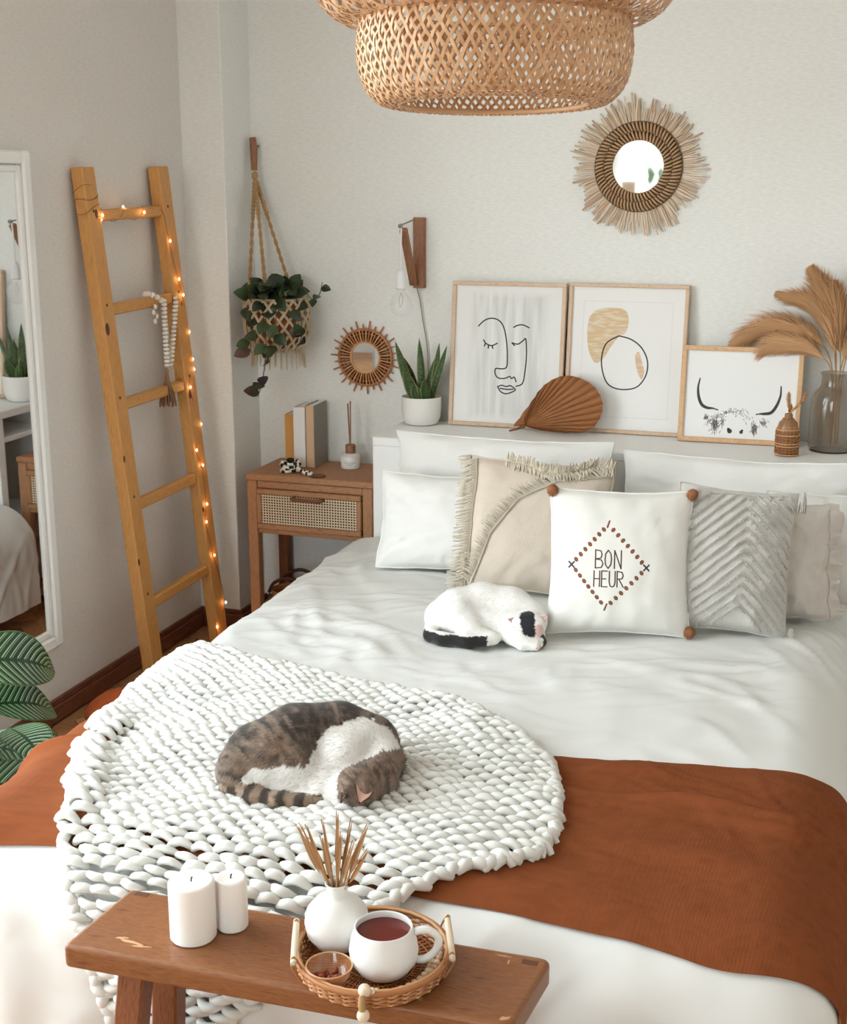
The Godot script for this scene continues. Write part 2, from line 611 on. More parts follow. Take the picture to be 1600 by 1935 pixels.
func bed() -> void:
	wob.noise_type = FastNoiseLite.TYPE_SIMPLEX_SMOOTH
	wob.frequency = 0.01
	wob.fractal_octaves = 3
	wob.seed = 3
	var t := thing("bed", "wide white bed with a storage headboard against the back wall", "bed", Vector3(-0.75, 0, -3.3))
	var o := -t.position
	# the headboard is a box open at its left end
	var x0 := -1.552
	var x1 := 0.10
	var z0 := -4.525
	var z1 := -4.15
	var put := func(called: String, a: Vector3, b: Vector3) -> void:
		obj(called, span(a + o, b + o, 0.003), M.white_paint, t)
	put.call("headboard_top", Vector3(x0, SHELF_Y - 0.03, z0), Vector3(x1, SHELF_Y, z1))
	put.call("headboard_front", Vector3(x0, 0.02, z1 - 0.045), Vector3(x1, SHELF_Y - 0.03, z1 - 0.001))
	put.call("headboard_back", Vector3(x0, 0.02, z0), Vector3(x1, SHELF_Y - 0.03, z0 + 0.02))
	put.call("headboard_shelf", Vector3(x0 + 0.003, 0.68, z0 + 0.021), Vector3(x1, 0.70, z1 - 0.046))
	put.call("headboard_shelf", Vector3(x0 + 0.003, 0.36, z0 + 0.021), Vector3(x1, 0.38, z1 - 0.046))
	put.call("headboard_shelf", Vector3(x0 + 0.003, 0.02, z0 + 0.021), Vector3(x1, 0.05, z1 - 0.046))
	put.call("headboard_side", Vector3(x0 + 0.25, 0.05, z0 + 0.021), Vector3(x0 + 0.27, SHELF_Y - 0.031, z1 - 0.046))
	put.call("bed_frame", Vector3(-1.54, 0.06, -4.148), Vector3(-0.10, 0.20, -2.05))
	obj("mattress", span(Vector3(-1.54, 0.201, -4.145) + o, Vector3(-0.10, 0.425, -2.06) + o, 0.03), M.sheet, t)
	for q in [Vector2(-1.48, -4.0), Vector2(-0.16, -4.0), Vector2(-1.48, -2.15), Vector2(-0.16, -2.15)]:
		obj("leg", span(Vector3(q.x - 0.03, 0, q.y - 0.03) + o, Vector3(q.x + 0.03, 0.059, q.y + 0.03) + o, 0.003), M.white_paint, t)

	var d := Geo.new()
	var lo := Vector2(-1.541 - 0.46, -4.14)
	var hi := Vector2(-0.10 + 0.46, -2.03 + 0.52)
	d.grid(160, 200, func(u: float, v: float) -> Vector3:
		var sx := lerpf(lo.x, hi.x, u)
		var sz := lerpf(lo.y, hi.y, v)
		return drape(sx, sz, wrinkle(sx, sz) + hang_fold(sx, sz) * 0.6))
	var du := Geo.new()
	du.ix = d.ix
	du.v = d.v
	du.uv = d.uv
	du.col = d.col
	tag(obj("duvet", du, M.duvet), "white crumpled cotton duvet spread over the bed and hanging at the foot", "duvet")

	# the rust throw across the foot of the bed
	var back := [Vector2(-1.93, -2.50), Vector2(-1.5, -2.50), Vector2(-0.56, -2.57), Vector2(-0.28, -2.62), Vector2(-0.04, -2.66), Vector2(0.06, -2.72), Vector2(0.28, -2.84)]
	var front := [Vector2(-1.93, -1.73), Vector2(-1.5, -1.920), Vector2(-0.8, -1.96), Vector2(-0.32, -1.95), Vector2(-0.1, -1.93), Vector2(0.12, -2.0), Vector2(0.30, -2.08)]
	var nu := 200
	var cb := curve(back, nu)
	var cf := curve(front, nu)
	var f := Geo.new()
	f.grid(nu, 90, func(u: float, v: float) -> Vector3:
		var k := int(round(u * nu))
		var s: Vector2 = cb[k].lerp(cf[k], v)
		var off := 0.011 + wrinkle(s.x, s.y) + hang_fold(s.x, s.y) * 0.6
		# long soft folds that run across the bed
		var w := v + 0.05 * sin(u * 5.0) + 0.03 * wob.get_noise_2d(u * 120.0, 40.0)
		for e in [[0.10, 0.05, 0.007], [0.335, 0.022, 0.030], [0.385, 0.03, 0.012], [0.47, 0.03, 0.008], [0.62, 0.06, 0.006], [0.86, 0.04, 0.004]]:
			var q: float = (w - e[0]) / e[1]
			off += e[2] * exp(-q * q) * (0.55 + 0.8 * wob.get_noise_2d(u * 200.0 + e[0] * 900.0, 7.0))
		var edge := minf(minf(v, 1.0 - v) * 12.0, 1.0)
		return drape(s.x, s.y, off * (0.6 + 0.4 * edge)))
	M.rust.albedo_texture = noise_tex(0.012, [c8(236, 236, 236), c8(255, 255, 255), c8(240, 240, 240)], 5, 512, 72)
	M.rust.uv1_scale = Vector3(3.0, 2.0, 1)
	M.rust.heightmap_enabled = true
	M.rust.heightmap_texture = gauze()
	M.rust.heightmap_scale = 0.045
	M.rust.metallic_specular = 0.2
	tag(obj("throw_blanket", f, M.rust), "rust brown crinkled cotton throw laid across the foot of the bed", "blanket")


func gauze() -> ImageTexture:
	# fine ribs with crinkles, for the throw
	var im := Image.create(512, 512, false, Image.FORMAT_L8)
	var n := noise(0.02, 4, FastNoiseLite.TYPE_SIMPLEX_SMOOTH, 14)
	for y in 512:
		for x in 512:
			var bend := n.get_noise_2d(x * 0.5, y * 2.0) * 3.0
			var h := 0.5 + 0.22 * sin(TAU * (x + bend) / 8.0) + 0.3 * n.get_noise_2d(x * 3.0, y * 0.7 + 900.0)
			im.set_pixel(x, y, Color(h, h, h))
	return ImageTexture.create_from_image(im)


func roll_edge(q: Vector2) -> float:
	# the edge on the nightstand's side is folded over into a fat roll
	if q.y > -1.93 or q.y < -2.46:
		return 0.0
	var line := [Vector2(-1.565, -2.52), Vector2(-1.535, -2.36), Vector2(-1.50, -2.22), Vector2(-1.415, -2.07), Vector2(-1.365, -1.97)]
	var d := 9.0
	for i in line.size() - 1:
		d = minf(d, q.distance_to(Geometry2D.get_closest_point_to_segment(q, line[i], line[i + 1])))
	var ends := smoothstep(-1.93, -2.02, q.y) * smoothstep(-2.46, -2.38, q.y)
	return ends * 0.024 * (1.0 - smoothstep(0.045, 0.062, d))


func knit_blanket() -> void:
	# chunky purl stitches: rows of fat loops whose ends dive under, set down one by one on the bed's surface
	var edge := [Vector2(-1.66, -2.95), Vector2(-1.45, -2.875), Vector2(-1.26, -2.83), Vector2(-0.99, -2.79), Vector2(-0.77, -2.72), Vector2(-0.64, -2.62), Vector2(-0.55, -2.51), Vector2(-0.50, -2.36), Vector2(-0.475, -2.22), Vector2(-0.485, -2.12), Vector2(-0.55, -2.05), Vector2(-0.61, -2.015), Vector2(-0.69, -1.95), Vector2(-0.75, -1.90), Vector2(-0.92, -1.76), Vector2(-1.03, -1.62), Vector2(-1.06, -1.53), Vector2(-1.17, -1.53), Vector2(-1.215, -1.62), Vector2(-1.275, -1.82), Vector2(-1.365, -1.97), Vector2(-1.415, -2.07), Vector2(-1.50, -2.22), Vector2(-1.535, -2.36), Vector2(-1.565, -2.52), Vector2(-1.62, -2.72)]
	var poly := PackedVector2Array(edge)
	var pitch := 0.041
	var row := 0.0182
	var kinds := []
	rng.seed = 11
	for s in 6:
		var g := Geo.new()
		var flip := 1.0 if s % 2 == 0 else -1.0
		var pts := []
		var rr := []
		var lean := rng.randf_range(-0.004, 0.004)
		for i in 9:
			var t := i / 4.0 - 1.0
			pts.append(Vector3(t * 0.0255, 0.0115 * (1.0 - t * t * 1.5), flip * 0.006 * (1.0 - t * t) - flip * 0.003 + lean * t))
			rr.append(0.0108 * (1.0 - 0.42 * t * t) * rng.randf_range(0.95, 1.05))
		g.tube(pts, rr, 7)
		kinds.append(g)
	var all := Geo.new()
	var z := -2.98
	var r := 0
	while z < -1.5:
		var x := -1.75 + (pitch * 0.5 if r % 2 == 1 else 0.0)
		while x < -0.42:
			var q := Vector2(x, z) + Vector2(wob.get_noise_2d(x * 300.0, z * 300.0), wob.get_noise_2d(x * 300.0 + 99.0, z * 300.0)) * 0.022
			# rows bow a little, as the blanket was pulled into place
			q.y += 0.05 * sin((x + 0.5) * 2.2) - 0.03
			if Geometry2D.is_point_in_polygon(q, poly):
				var lift := 0.019 + roll_edge(q) + wrinkle(q.x, q.y) + hang_fold(q.x, q.y) * 0.6 + 0.006 * wob.get_noise_2d(q.x * 500.0, q.y * 500.0)
				var t := drape_frame(q.x, q.y, lift)
				var loose := clampf(wob.get_noise_2d(q.x * 240.0 + 640.0, q.y * 240.0) * 3.0 + 0.5, 0.0, 1.0)
				t.basis = t.basis * Basis(Vector3.UP, rng.randf_range(-0.14, 0.14)) * Basis.from_scale(Vector3.ONE * rng.randf_range(0.95, 1.05) * Vector3(1.0, 1.0, 1.0 - 0.26 * loose))
				all.add(kinds[(r % 2) + 2 * (rng.randi() % 3)], t)
			x += pitch
		z += row
		r += 1
	# the bound edge: a plait of short fat strands
	var line := Geo.new()
	var n := edge.size()
	for i in n:
		var a: Vector2 = edge[i]
		var b: Vector2 = edge[(i + 1) % n]
		var steps := maxi(1, int(round(a.distance_to(b) / 0.021)))
		for k in steps:
			var q := a.lerp(b, float(k) / steps)
			var d := (b - a).normalized()
			var f := drape_frame(q.x, q.y, 0.015 + wrinkle(q.x, q.y))
			var ang := atan2(-d.y, d.x)
			var w := 0.5 if (k % 2 == 0) else -0.5
			f.basis = f.basis * Basis(Vector3.UP, ang + w + rng.randf_range(-0.1, 0.1))
			line.tube([f * Vector3(-0.021, -0.002, 0), f * Vector3(-0.010, 0.006, 0), f * Vector3(0.0, 0.009, 0), f * Vector3(0.010, 0.006, 0), f * Vector3(0.021, -0.002, 0)], [0.006, 0.0115, 0.0125, 0.0115, 0.006], 7)
	var t := thing("knitted_blanket", "chunky hand-knitted cream wool blanket spread over the foot of the bed under the tabby cat", "blanket", drape(-1.0, -2.3))
	obj("stitches", all, M.knit, t, -t.position).set_meta("kind", "stuff")
	obj("plaited_edge", line, M.knit, t, -t.position)


# ---------------------------------------------------------------- pillows and cushions

func cushion_geo(w: float, h: float, t: float, s: int, wr := 0.006, pinch := 0.06, n := 36) -> Array:
	# [front and back in one mesh, front only with its own UVs]; x across, y up from the base, z to the front
	var nz := noise(1.0, 3, FastNoiseLite.TYPE_SIMPLEX_SMOOTH, s)
	var shape := func(u: float, v: float, side: float) -> Vector3:
		var a := u * 2.0 - 1.0
		var b := v * 2.0 - 1.0
		var x := a * w * 0.5 * (1.0 - pinch * (1.0 - b * b) * absf(a))
		var y := h * 0.5 + b * h * 0.5 * (1.0 - pinch * (1.0 - a * a) * absf(b))
		var fill := pow(maxf(0.0, (1.0 - pow(absf(a), 2.6)) * (1.0 - pow(absf(b), 2.6))), 0.55)
		var z := t * 0.5 * fill * (1.0 - 0.18 * b)
		# creases run in from the corners and lie across the sides
		var r := Vector2(a, b).length()
		var ang := atan2(b, a)
		var c := nz.get_noise_2d(ang * 2.6 + side * 9.0, r * 1.2) * smoothstep(0.35, 0.95, r)
		var d := nz.get_noise_2d(a * 2.2 + 40.0, b * 2.2 + side * 30.0)
		z += (c * 1.3 + d * 0.9) * wr * minf(1.0, fill * 3.0)
		var e := nz.get_noise_2d(a * 2.0 + b * 2.0, side) * wr * 0.8
		return Vector3(x + e * (1.0 - fill), y + e * (1.0 - fill) * 0.7, z * side)
	var f := Geo.new()
	f.grid(n, n, func(u: float, v: float) -> Vector3: return shape.call(1.0 - u, v, 1.0))
	for i in f.uv.size():
		f.uv[i] = Vector2(1.0 - f.uv[i].x, 1.0 - f.uv[i].y)
	var k := Geo.new()
	k.grid(n, n, func(u: float, v: float) -> Vector3: return shape.call(u, v, -1.0))
	return [f, k, shape]


func cushion(called: String, label: String, cat: String, at: Vector3, turn: float, lean: float, w: float, h: float, t: float, m: Material, s: int, group := "", front: Material = null, wr := 0.006, roll := 0.0) -> Array:
	var b := yaw(turn) * Basis(Vector3.RIGHT, deg_to_rad(-lean)) * Basis(Vector3.BACK, deg_to_rad(roll))
	var root := thing(called, label, cat, at, b, group)
	var g := cushion_geo(w, h, t, s, wr)
	obj("front", g[0], front if front else m, root)
	obj("back", g[1], m, root)
	# the seam all round
	var shape: Callable = g[2]
	var pts := []
	for e in [[0.0, 0.0, 1.0, 0.0], [1.0, 0.0, 1.0, 1.0], [1.0, 1.0, 0.0, 1.0], [0.0, 1.0, 0.0, 0.0]]:
		for i in 18:
			var q := float(i) / 18
			pts.append(shape.call(lerpf(e[0], e[2], q), lerpf(e[1], e[3], q), 1.0))
	pts.append(pts[0])
	obj("seam", bar(pts, 0.003, 6, false), m, root)
	return [root, shape]


func strokes(im: Image, pts: Array, r: float, c: Color, alpha := 1.0) -> void:
	# draws a line with a round pen
	for i in pts.size() - 1:
		var a: Vector2 = pts[i]
		var b: Vector2 = pts[i + 1]
		var n := maxi(1, int(a.distance_to(b) / maxf(0.5, r * 0.4)))
		for k in n + 1:
			dot(im, a.lerp(b, float(k) / n), r, c, alpha)


func dot(im: Image, p: Vector2, r: float, c: Color, alpha := 1.0) -> void:
	for y in range(maxi(0, int(p.y - r - 1)), mini(im.get_height(), int(p.y + r + 2))):
		for x in range(maxi(0, int(p.x - r - 1)), mini(im.get_width(), int(p.x + r + 2))):
			var k := clampf(r + 0.5 - p.distance_to(Vector2(x, y)), 0.0, 1.0) * alpha
			if k > 0.0:
				im.set_pixel(x, y, im.get_pixel(x, y).lerp(c, k))


func blob(im: Image, pts: Array, c: Color, streak := 0.0) -> void:
	var poly := PackedVector2Array(pts)
	var n := noise(0.03, 3, FastNoiseLite.TYPE_SIMPLEX_SMOOTH, 5)
	var lo: Vector2 = pts[0]
	var hi: Vector2 = pts[0]
	for p in pts:
		lo = lo.min(p)
		hi = hi.max(p)
	for y in range(int(lo.y), int(hi.y) + 1):
		for x in range(int(lo.x), int(hi.x) + 1):
			if Geometry2D.is_point_in_polygon(Vector2(x, y), poly):
				var k := clampf(0.85 + streak * n.get_noise_2d(x * 0.35, y * 1.6), 0.0, 1.0)
				im.set_pixel(x, y, im.get_pixel(x, y).lerp(c, k))


func picture(im: Image, rough := 0.85) -> StandardMaterial3D:
	var m := plain(Color.WHITE, rough)
	m.albedo_texture = ImageTexture.create_from_image(im)
	return m


func letters() -> Dictionary:
	return {
		"B": [[[0, 0], [0, 10]], [[0, 0], [5, 0.5], [6, 2.5], [5, 4.5], [0, 5]], [[0, 5], [5.5, 5.5], [7, 7.5], [5.5, 9.6], [0, 10]]],
		"O": [[[3, 0], [0.6, 2], [0, 5], [0.6, 8], [3, 10], [5.4, 8], [6, 5], [5.4, 2], [3, 0]]],
		"N": [[[0, 10], [0, 0], [6, 10], [6, 0]]],
		"H": [[[0, 0], [0, 10]], [[6, 0], [6, 10]], [[0, 5], [6, 5]]],
		"E": [[[6, 0], [0, 0], [0, 10], [6, 10]], [[0, 5], [4.5, 5]]],
		"U": [[[0, 0], [0, 7], [1, 9.4], [3, 10], [5, 9.4], [6, 7], [6, 0]]],
		"R": [[[0, 10], [0, 0], [5, 0.5], [6.2, 2.6], [5, 4.6], [0, 5]], [[2, 5], [6.5, 10]]],
	}


func word_cushion_front() -> StandardMaterial3D:
	var im := Image.create(768, 768, false, Image.FORMAT_RGB8)
	im.fill(c8(231, 229, 223))
	var s := 768.0 / 270.0     # the cushion is about 270 units across
	var brown := c8(122, 76, 58)
	var ink := c8(66, 56, 52)
	var q := func(x: float, y: float) -> Vector2: return Vector2(x, y) * s
	var font := letters()
	for row in [["BON", 84.0, 113.0, 18.0, 3.3], ["HEUR", 82.0, 151.0, 14.5, 2.9]]:
		var word: String = row[0]
		for i in word.length():
			for line in font[word[i]]:
				var pts := []
				for p in line:
					pts.append(q.call(row[1] + row[3] * i + p[0] * row[4] * 0.62, row[2] + p[1] * row[4]))
				# cross-stitched letters: short dashes along each stroke
				for k in pts.size() - 1:
					strokes(im, [pts[k], pts[k + 1]], 2.7, ink, 0.85)
					strokes(im, [pts[k] + Vector2(3, 1), pts[k + 1] + Vector2(3, 1)], 1.0, brown, 0.35)
	# a diamond of small leaf shapes
	var c := [Vector2(108, 65), Vector2(180, 143), Vector2(106, 220), Vector2(38, 141)]
	for e in 4:
		var a: Vector2 = c[e]
		var b: Vector2 = c[(e + 1) % 4]
		for k in range(1, 8):
			var m := a.lerp(b, k / 8.0)
			var ang := (0.95 if (e == 0 or e == 2) else -0.95) + (PI / 2 if e in [1, 3] else 0.0)
			ang = PI / 2 - 0.6 if e in [1, 2] else PI / 2 + 0.6
			if e == 0:
				ang = PI - 0.85
			elif e == 1:
				ang = 0.85
			elif e == 2:
				ang = 0.85
			else:
				ang = 0.85
			var d := Vector2(cos(ang), sin(ang)) * 6.6
			for t in 9:
				var f := t / 8.0 - 0.5
				dot(im, (m + d * f) * s, 3.5 * s * (1.0 - 2.6 * f * f), brown, 0.9)
			strokes(im, [(m - d * 0.4) * s, (m + d * 0.4) * s], 1.0, c8(176, 132, 112), 0.6)
	for p in [c[1], c[3]]:
		strokes(im, [q.call(p.x - 5, p.y - 5), q.call(p.x + 5, p.y + 5)], 4.0, ink)
		strokes(im, [q.call(p.x - 5, p.y + 5), q.call(p.x + 5, p.y - 5)], 4.0, ink)
	for p in [c[0], c[2]]:
		strokes(im, [q.call(p.x + 2, p.y - 7), q.call(p.x - 2, p.y + 5)], 4.5, brown)
	var m := picture(im, 0.95)
	m.metallic_specular = 0.2
	return m


func pompom(parent: Node3D, at: Vector3, r: float, m: Material) -> void:
	var g := Geo.new()
	g.ball(Vector3.ZERO, Vector3.ONE * r * 0.8, 12, 8)
	for i in 260:
		var d := Vector3(rng.randfn(), rng.randfn(), rng.randfn()).normalized()
		var side := d.cross(Vector3(0.3, 1, 0.2)).normalized() * r * 0.09
		var tip := d * r * rng.randf_range(0.95, 1.12) + Vector3(0, -r * 0.05, 0)
		g.flat([d * r * 0.6 + side, d * r * 0.6 - side, tip], Vector3.ZERO)
	obj("pompom", g, m, parent, at)


func tassel(parent: Node3D, at: Vector3, l: float, m: Material, dir := Vector3.DOWN, strands := 22) -> void:
	var g := Geo.new()
	g.ball(Vector3.ZERO, Vector3(0.007, 0.009, 0.007), 8, 6)
	for i in strands:
		var a := TAU * i / strands + rng.randf() * 0.3
		var r := l * rng.randf_range(0.12, 0.26)
		var o := Vector3(cos(a), 0, sin(a))
		var p := [o * 0.004, dir * l * 0.3 + o * 0.008, dir * l * 0.65 + o * r * 0.8, dir * l * rng.randf_range(0.9, 1.05) + o * r]
		g.tube(p, 0.0016, 4, false)
	obj("tassel", g, m, parent, at)


func pillows() -> void:
	var y := BED_Y + 0.012
	var g := "white bed pillows along the headboard"
	cushion("pillow", "long white pillow standing against the headboard behind the square white one, at the nightstand end", "pillow", Vector3(-1.07, y, -3.99), 0, 10, 0.72, 0.395, 0.14, M.pillow, 21, g, null, 0.008)
	cushion("pillow", "long white pillow standing against the headboard below the bull print", "pillow", Vector3(-0.33, y, -3.99), 0, 11, 0.70, 0.375, 0.14, M.pillow, 22, g, null, 0.010)
	cushion("pillow", "plump square white pillow leaning at the nightstand end of the bed", "pillow", Vector3(-1.17, y, -3.79), 4, 16, 0.47, 0.305, 0.15, M.pillow, 23, g, null, 0.008)
	cushion("pillow", "white pillow lying behind the greige cushion at the far bed edge", "pillow", Vector3(-0.03, y, -3.80), 8, 20, 0.36, 0.33, 0.13, M.pillow, 24, g, null, 0.008)

	# the beige one with fringes
	var beige := cloth(c8(220, 206, 190), 0.12, 16.0)
	var c := cushion("fringed_cushion", "beige cushion with rows of knotted cream fringe, behind the sleeping white cat", "cushion", Vector3(-0.872, y, -3.64), 10, 20, 0.44, 0.40, 0.14, beige, 31, "", null, 0.007, -3.0)
	var shape: Callable = c[1]
	rng.seed = 8
	var band := func(path: Array, n: int, l: float, way: Vector3, lift: float) -> void:
		var q := Geo.new()
		var head := []
		for i in n + 1:
			var t := float(i) / n * (path.size() - 1)
			var k := mini(int(t), path.size() - 2)
			var uv: Vector2 = path[k].lerp(path[k + 1], t - k)
			var p: Vector3 = shape.call(uv.x, uv.y, 1.0) + Vector3(0, 0, lift)
			head.append(p)
			var d: Vector3 = (way + Vector3(rng.randf_range(-0.25, 0.25), rng.randf_range(-0.2, 0.2), rng.randf_range(-0.05, 0.15))).normalized()
			var ll := l * rng.randf_range(0.8, 1.15)
			var z := Vector3(0, 0, 0.006)
			q.tube([p, p + d * ll * 0.35 + z, p + d * ll * 0.7 + z * 0.6, p + d * ll - z * 0.4], [0.0026, 0.0024, 0.002, 0.0012], 5, false)
		q.tube(head, 0.004, 6)
		obj("fringe", q, M.fringe, c[0])
	band.call([Vector2(0.01, 1.0), Vector2(0.0, 0.5), Vector2(0.01, 0.0)], 90, 0.035, Vector3(-1, -0.25, 0.1), 0.003)
	band.call([Vector2(0.06, 0.98), Vector2(0.045, 0.5), Vector2(0.06, 0.02)], 80, 0.03, Vector3(-1, -0.3, 0.2), 0.004)
	band.call([Vector2(0.98, 0.93), Vector2(0.62, 0.86), Vector2(0.38, 0.70), Vector2(0.2, 0.42), Vector2(0.10, 0.04)], 120, 0.036, Vector3(-0.8, 0.45, 0.1), 0.004)
	band.call([Vector2(0.26, 1.0), Vector2(0.42, 0.985), Vector2(0.52, 0.93), Vector2(0.66, 0.925), Vector2(0.78, 0.96), Vector2(0.86, 1.0), Vector2(0.99, 0.99)], 120, 0.03, Vector3(0.1, 0.75, 0.5), 0.006)
	band.call([Vector2(0.26, 1.0), Vector2(0.42, 0.985), Vector2(0.52, 0.93), Vector2(0.66, 0.925), Vector2(0.78, 0.96), Vector2(0.86, 1.0), Vector2(0.99, 0.99)], 120, 0.03, Vector3(0.1, -0.85, 0.5), 0.008)

	# the lettered one
	c = cushion("lettered_cushion", "square off-white cushion reading BON HEUR in a brown diamond, with brown corner pompoms", "cushion", Vector3(-0.560, y, -3.365), 15, 15, 0.385, 0.395, 0.15, M.pillow, 32, "", word_cushion_front(), 0.004, -1.0)
	var brown := plain(c8(152, 100, 66), 0.95)
	for p in [Vector2(0, 1), Vector2(1, 1), Vector2(1, 0)]:
		pompom(c[0], c[1].call(p.x, p.y, 1.0) + Vector3((p.x - 0.5) * -0.01, (p.y - 0.5) * -0.02 + (0.005 if p.y < 0.5 else 0.0), 0.012), 0.019, brown)

	# the tufted one: chevron ridges
	c = cushion("tufted_cushion", "off-white cushion with tufted chevron ridges and corner tassels, beside the lettered cushion", "cushion", Vector3(-0.290, y, -3.475), 14, 16, 0.32, 0.395, 0.15, cloth(c8(232, 228, 221), 0.2, 20.0), 33, "", null, 0.005, -5.0)
	shape = c[1]
	var ridge := cloth(c8(232, 228, 221), 0.25, 24.0)
	for k in 17:
		var q := Geo.new()
		var pts := []
		for i in 41:
			var u := i / 40.0
			var v := k / 13.0 - 0.22 + 0.42 * (1.0 - absf(u - 0.56) / 0.56)
			if v < 0.015 or v > 0.985:
				continue
			pts.append(shape.call(u * 0.96 + 0.02, v, 1.0) + Vector3(0, 0, 0.001))
		if pts.size() < 4:
			continue
		q.tube(pts, 0.0042, 6)
		# short tufts stand along the ridge
		for i in pts.size() * 5:
			var t := rng.randf() * (pts.size() - 1.001)
			var p: Vector3 = pts[int(t)].lerp(pts[int(t) + 1], t - int(t)) + Vector3(0, rng.randf_range(-0.004, 0.004), 0.001)
			q.tube([p, p + Vector3(rng.randf_range(-0.003, 0.003), -rng.randf_range(0.003, 0.009), rng.randf_range(0.003, 0.008))], [0.0018, 0.001], 4, false)
		obj("ridge", q, ridge, c[0])
	for p in [Vector2(1, 1), Vector2(1, 0)]:
		tassel(c[0], shape.call(p.x, p.y, 1.0) + Vector3(0.012, -0.002 if p.y > 0.5 else 0.024, 0.012), 0.05 if p.y > 0.5 else 0.022, ridge)

	c = cushion("ruffled_cushion", "plain greige cushion with a gathered ruffled end, last before the bed edge", "cushion", Vector3(-0.150, y, -3.64), 12, 17, 0.27, 0.325, 0.14, cloth(c8(214, 207, 198), 0.12, 16.0), 34, "", null, 0.013)
	var ruffle := Geo.new()
	shape = c[1]
	ruffle.grid(60, 8, func(u: float, v: float) -> Vector3:
		var p: Vector3 = shape.call(0.97, u, 1.0)
		var wv := sin(u * 44.0) * 0.012 * v + sin(u * 21.0 + 1.0) * 0.008 * v
		return p + Vector3(v * 0.03 * (1.0 + 0.3 * sin(u * 17.0)), wv * 0.4, wv + 0.002))
	obj("ruffle", ruffle, cloth(c8(214, 207, 198), 0.12, 16.0), c[0])


# ---------------------------------------------------------------- things on the headboard and the walls

func frame_thing(called: String, label: String, at: Vector3, turn: float, lean: float, w: float, h: float, bw: float, m: Material, im: Image) -> void:
	var root := thing(called, label, "framed print", at, yaw(turn) * Basis(Vector3.RIGHT, deg_to_rad(-lean)))
	var d := 0.022
	var side_w: StandardMaterial3D = m.duplicate()
	side_w.uv1_scale = Vector3(14, 3, 14)
	obj("rail", one_box(Vector3(0, bw / 2, 0), Vector3(w, bw, d), 0.002), m, root)
	obj("rail", one_box(Vector3(0, h - bw / 2, 0), Vector3(w, bw, d), 0.002), m, root)
	for s in [-1, 1]:
		obj("stile", one_box(Vector3(s * (w - bw) / 2, h / 2, 0), Vector3(bw, h - bw * 2, d), 0.002), side_w, root)
	var p := Geo.new()
	var a := Vector3(-w / 2 + bw, h - bw, 0.001)
	var ww := w - 2 * bw
	var hh := h - 2 * bw
	p.grid(1, 1, func(u: float, v: float) -> Vector3: return a + Vector3(u * ww, -v * hh, 0))
	obj("print", p, picture(im), root)
	obj("backing", one_box(Vector3(0, h / 2, -0.004), Vector3(w - bw * 2, h - bw * 2, 0.006), 0.001), M.paper, root)


func px(list: Array, o: Vector2, k: Vector2) -> Array:
	var out := []
	for i in range(0, list.size(), 2):
		out.append((Vector2(list[i], list[i + 1]) - o) * k)
	return out


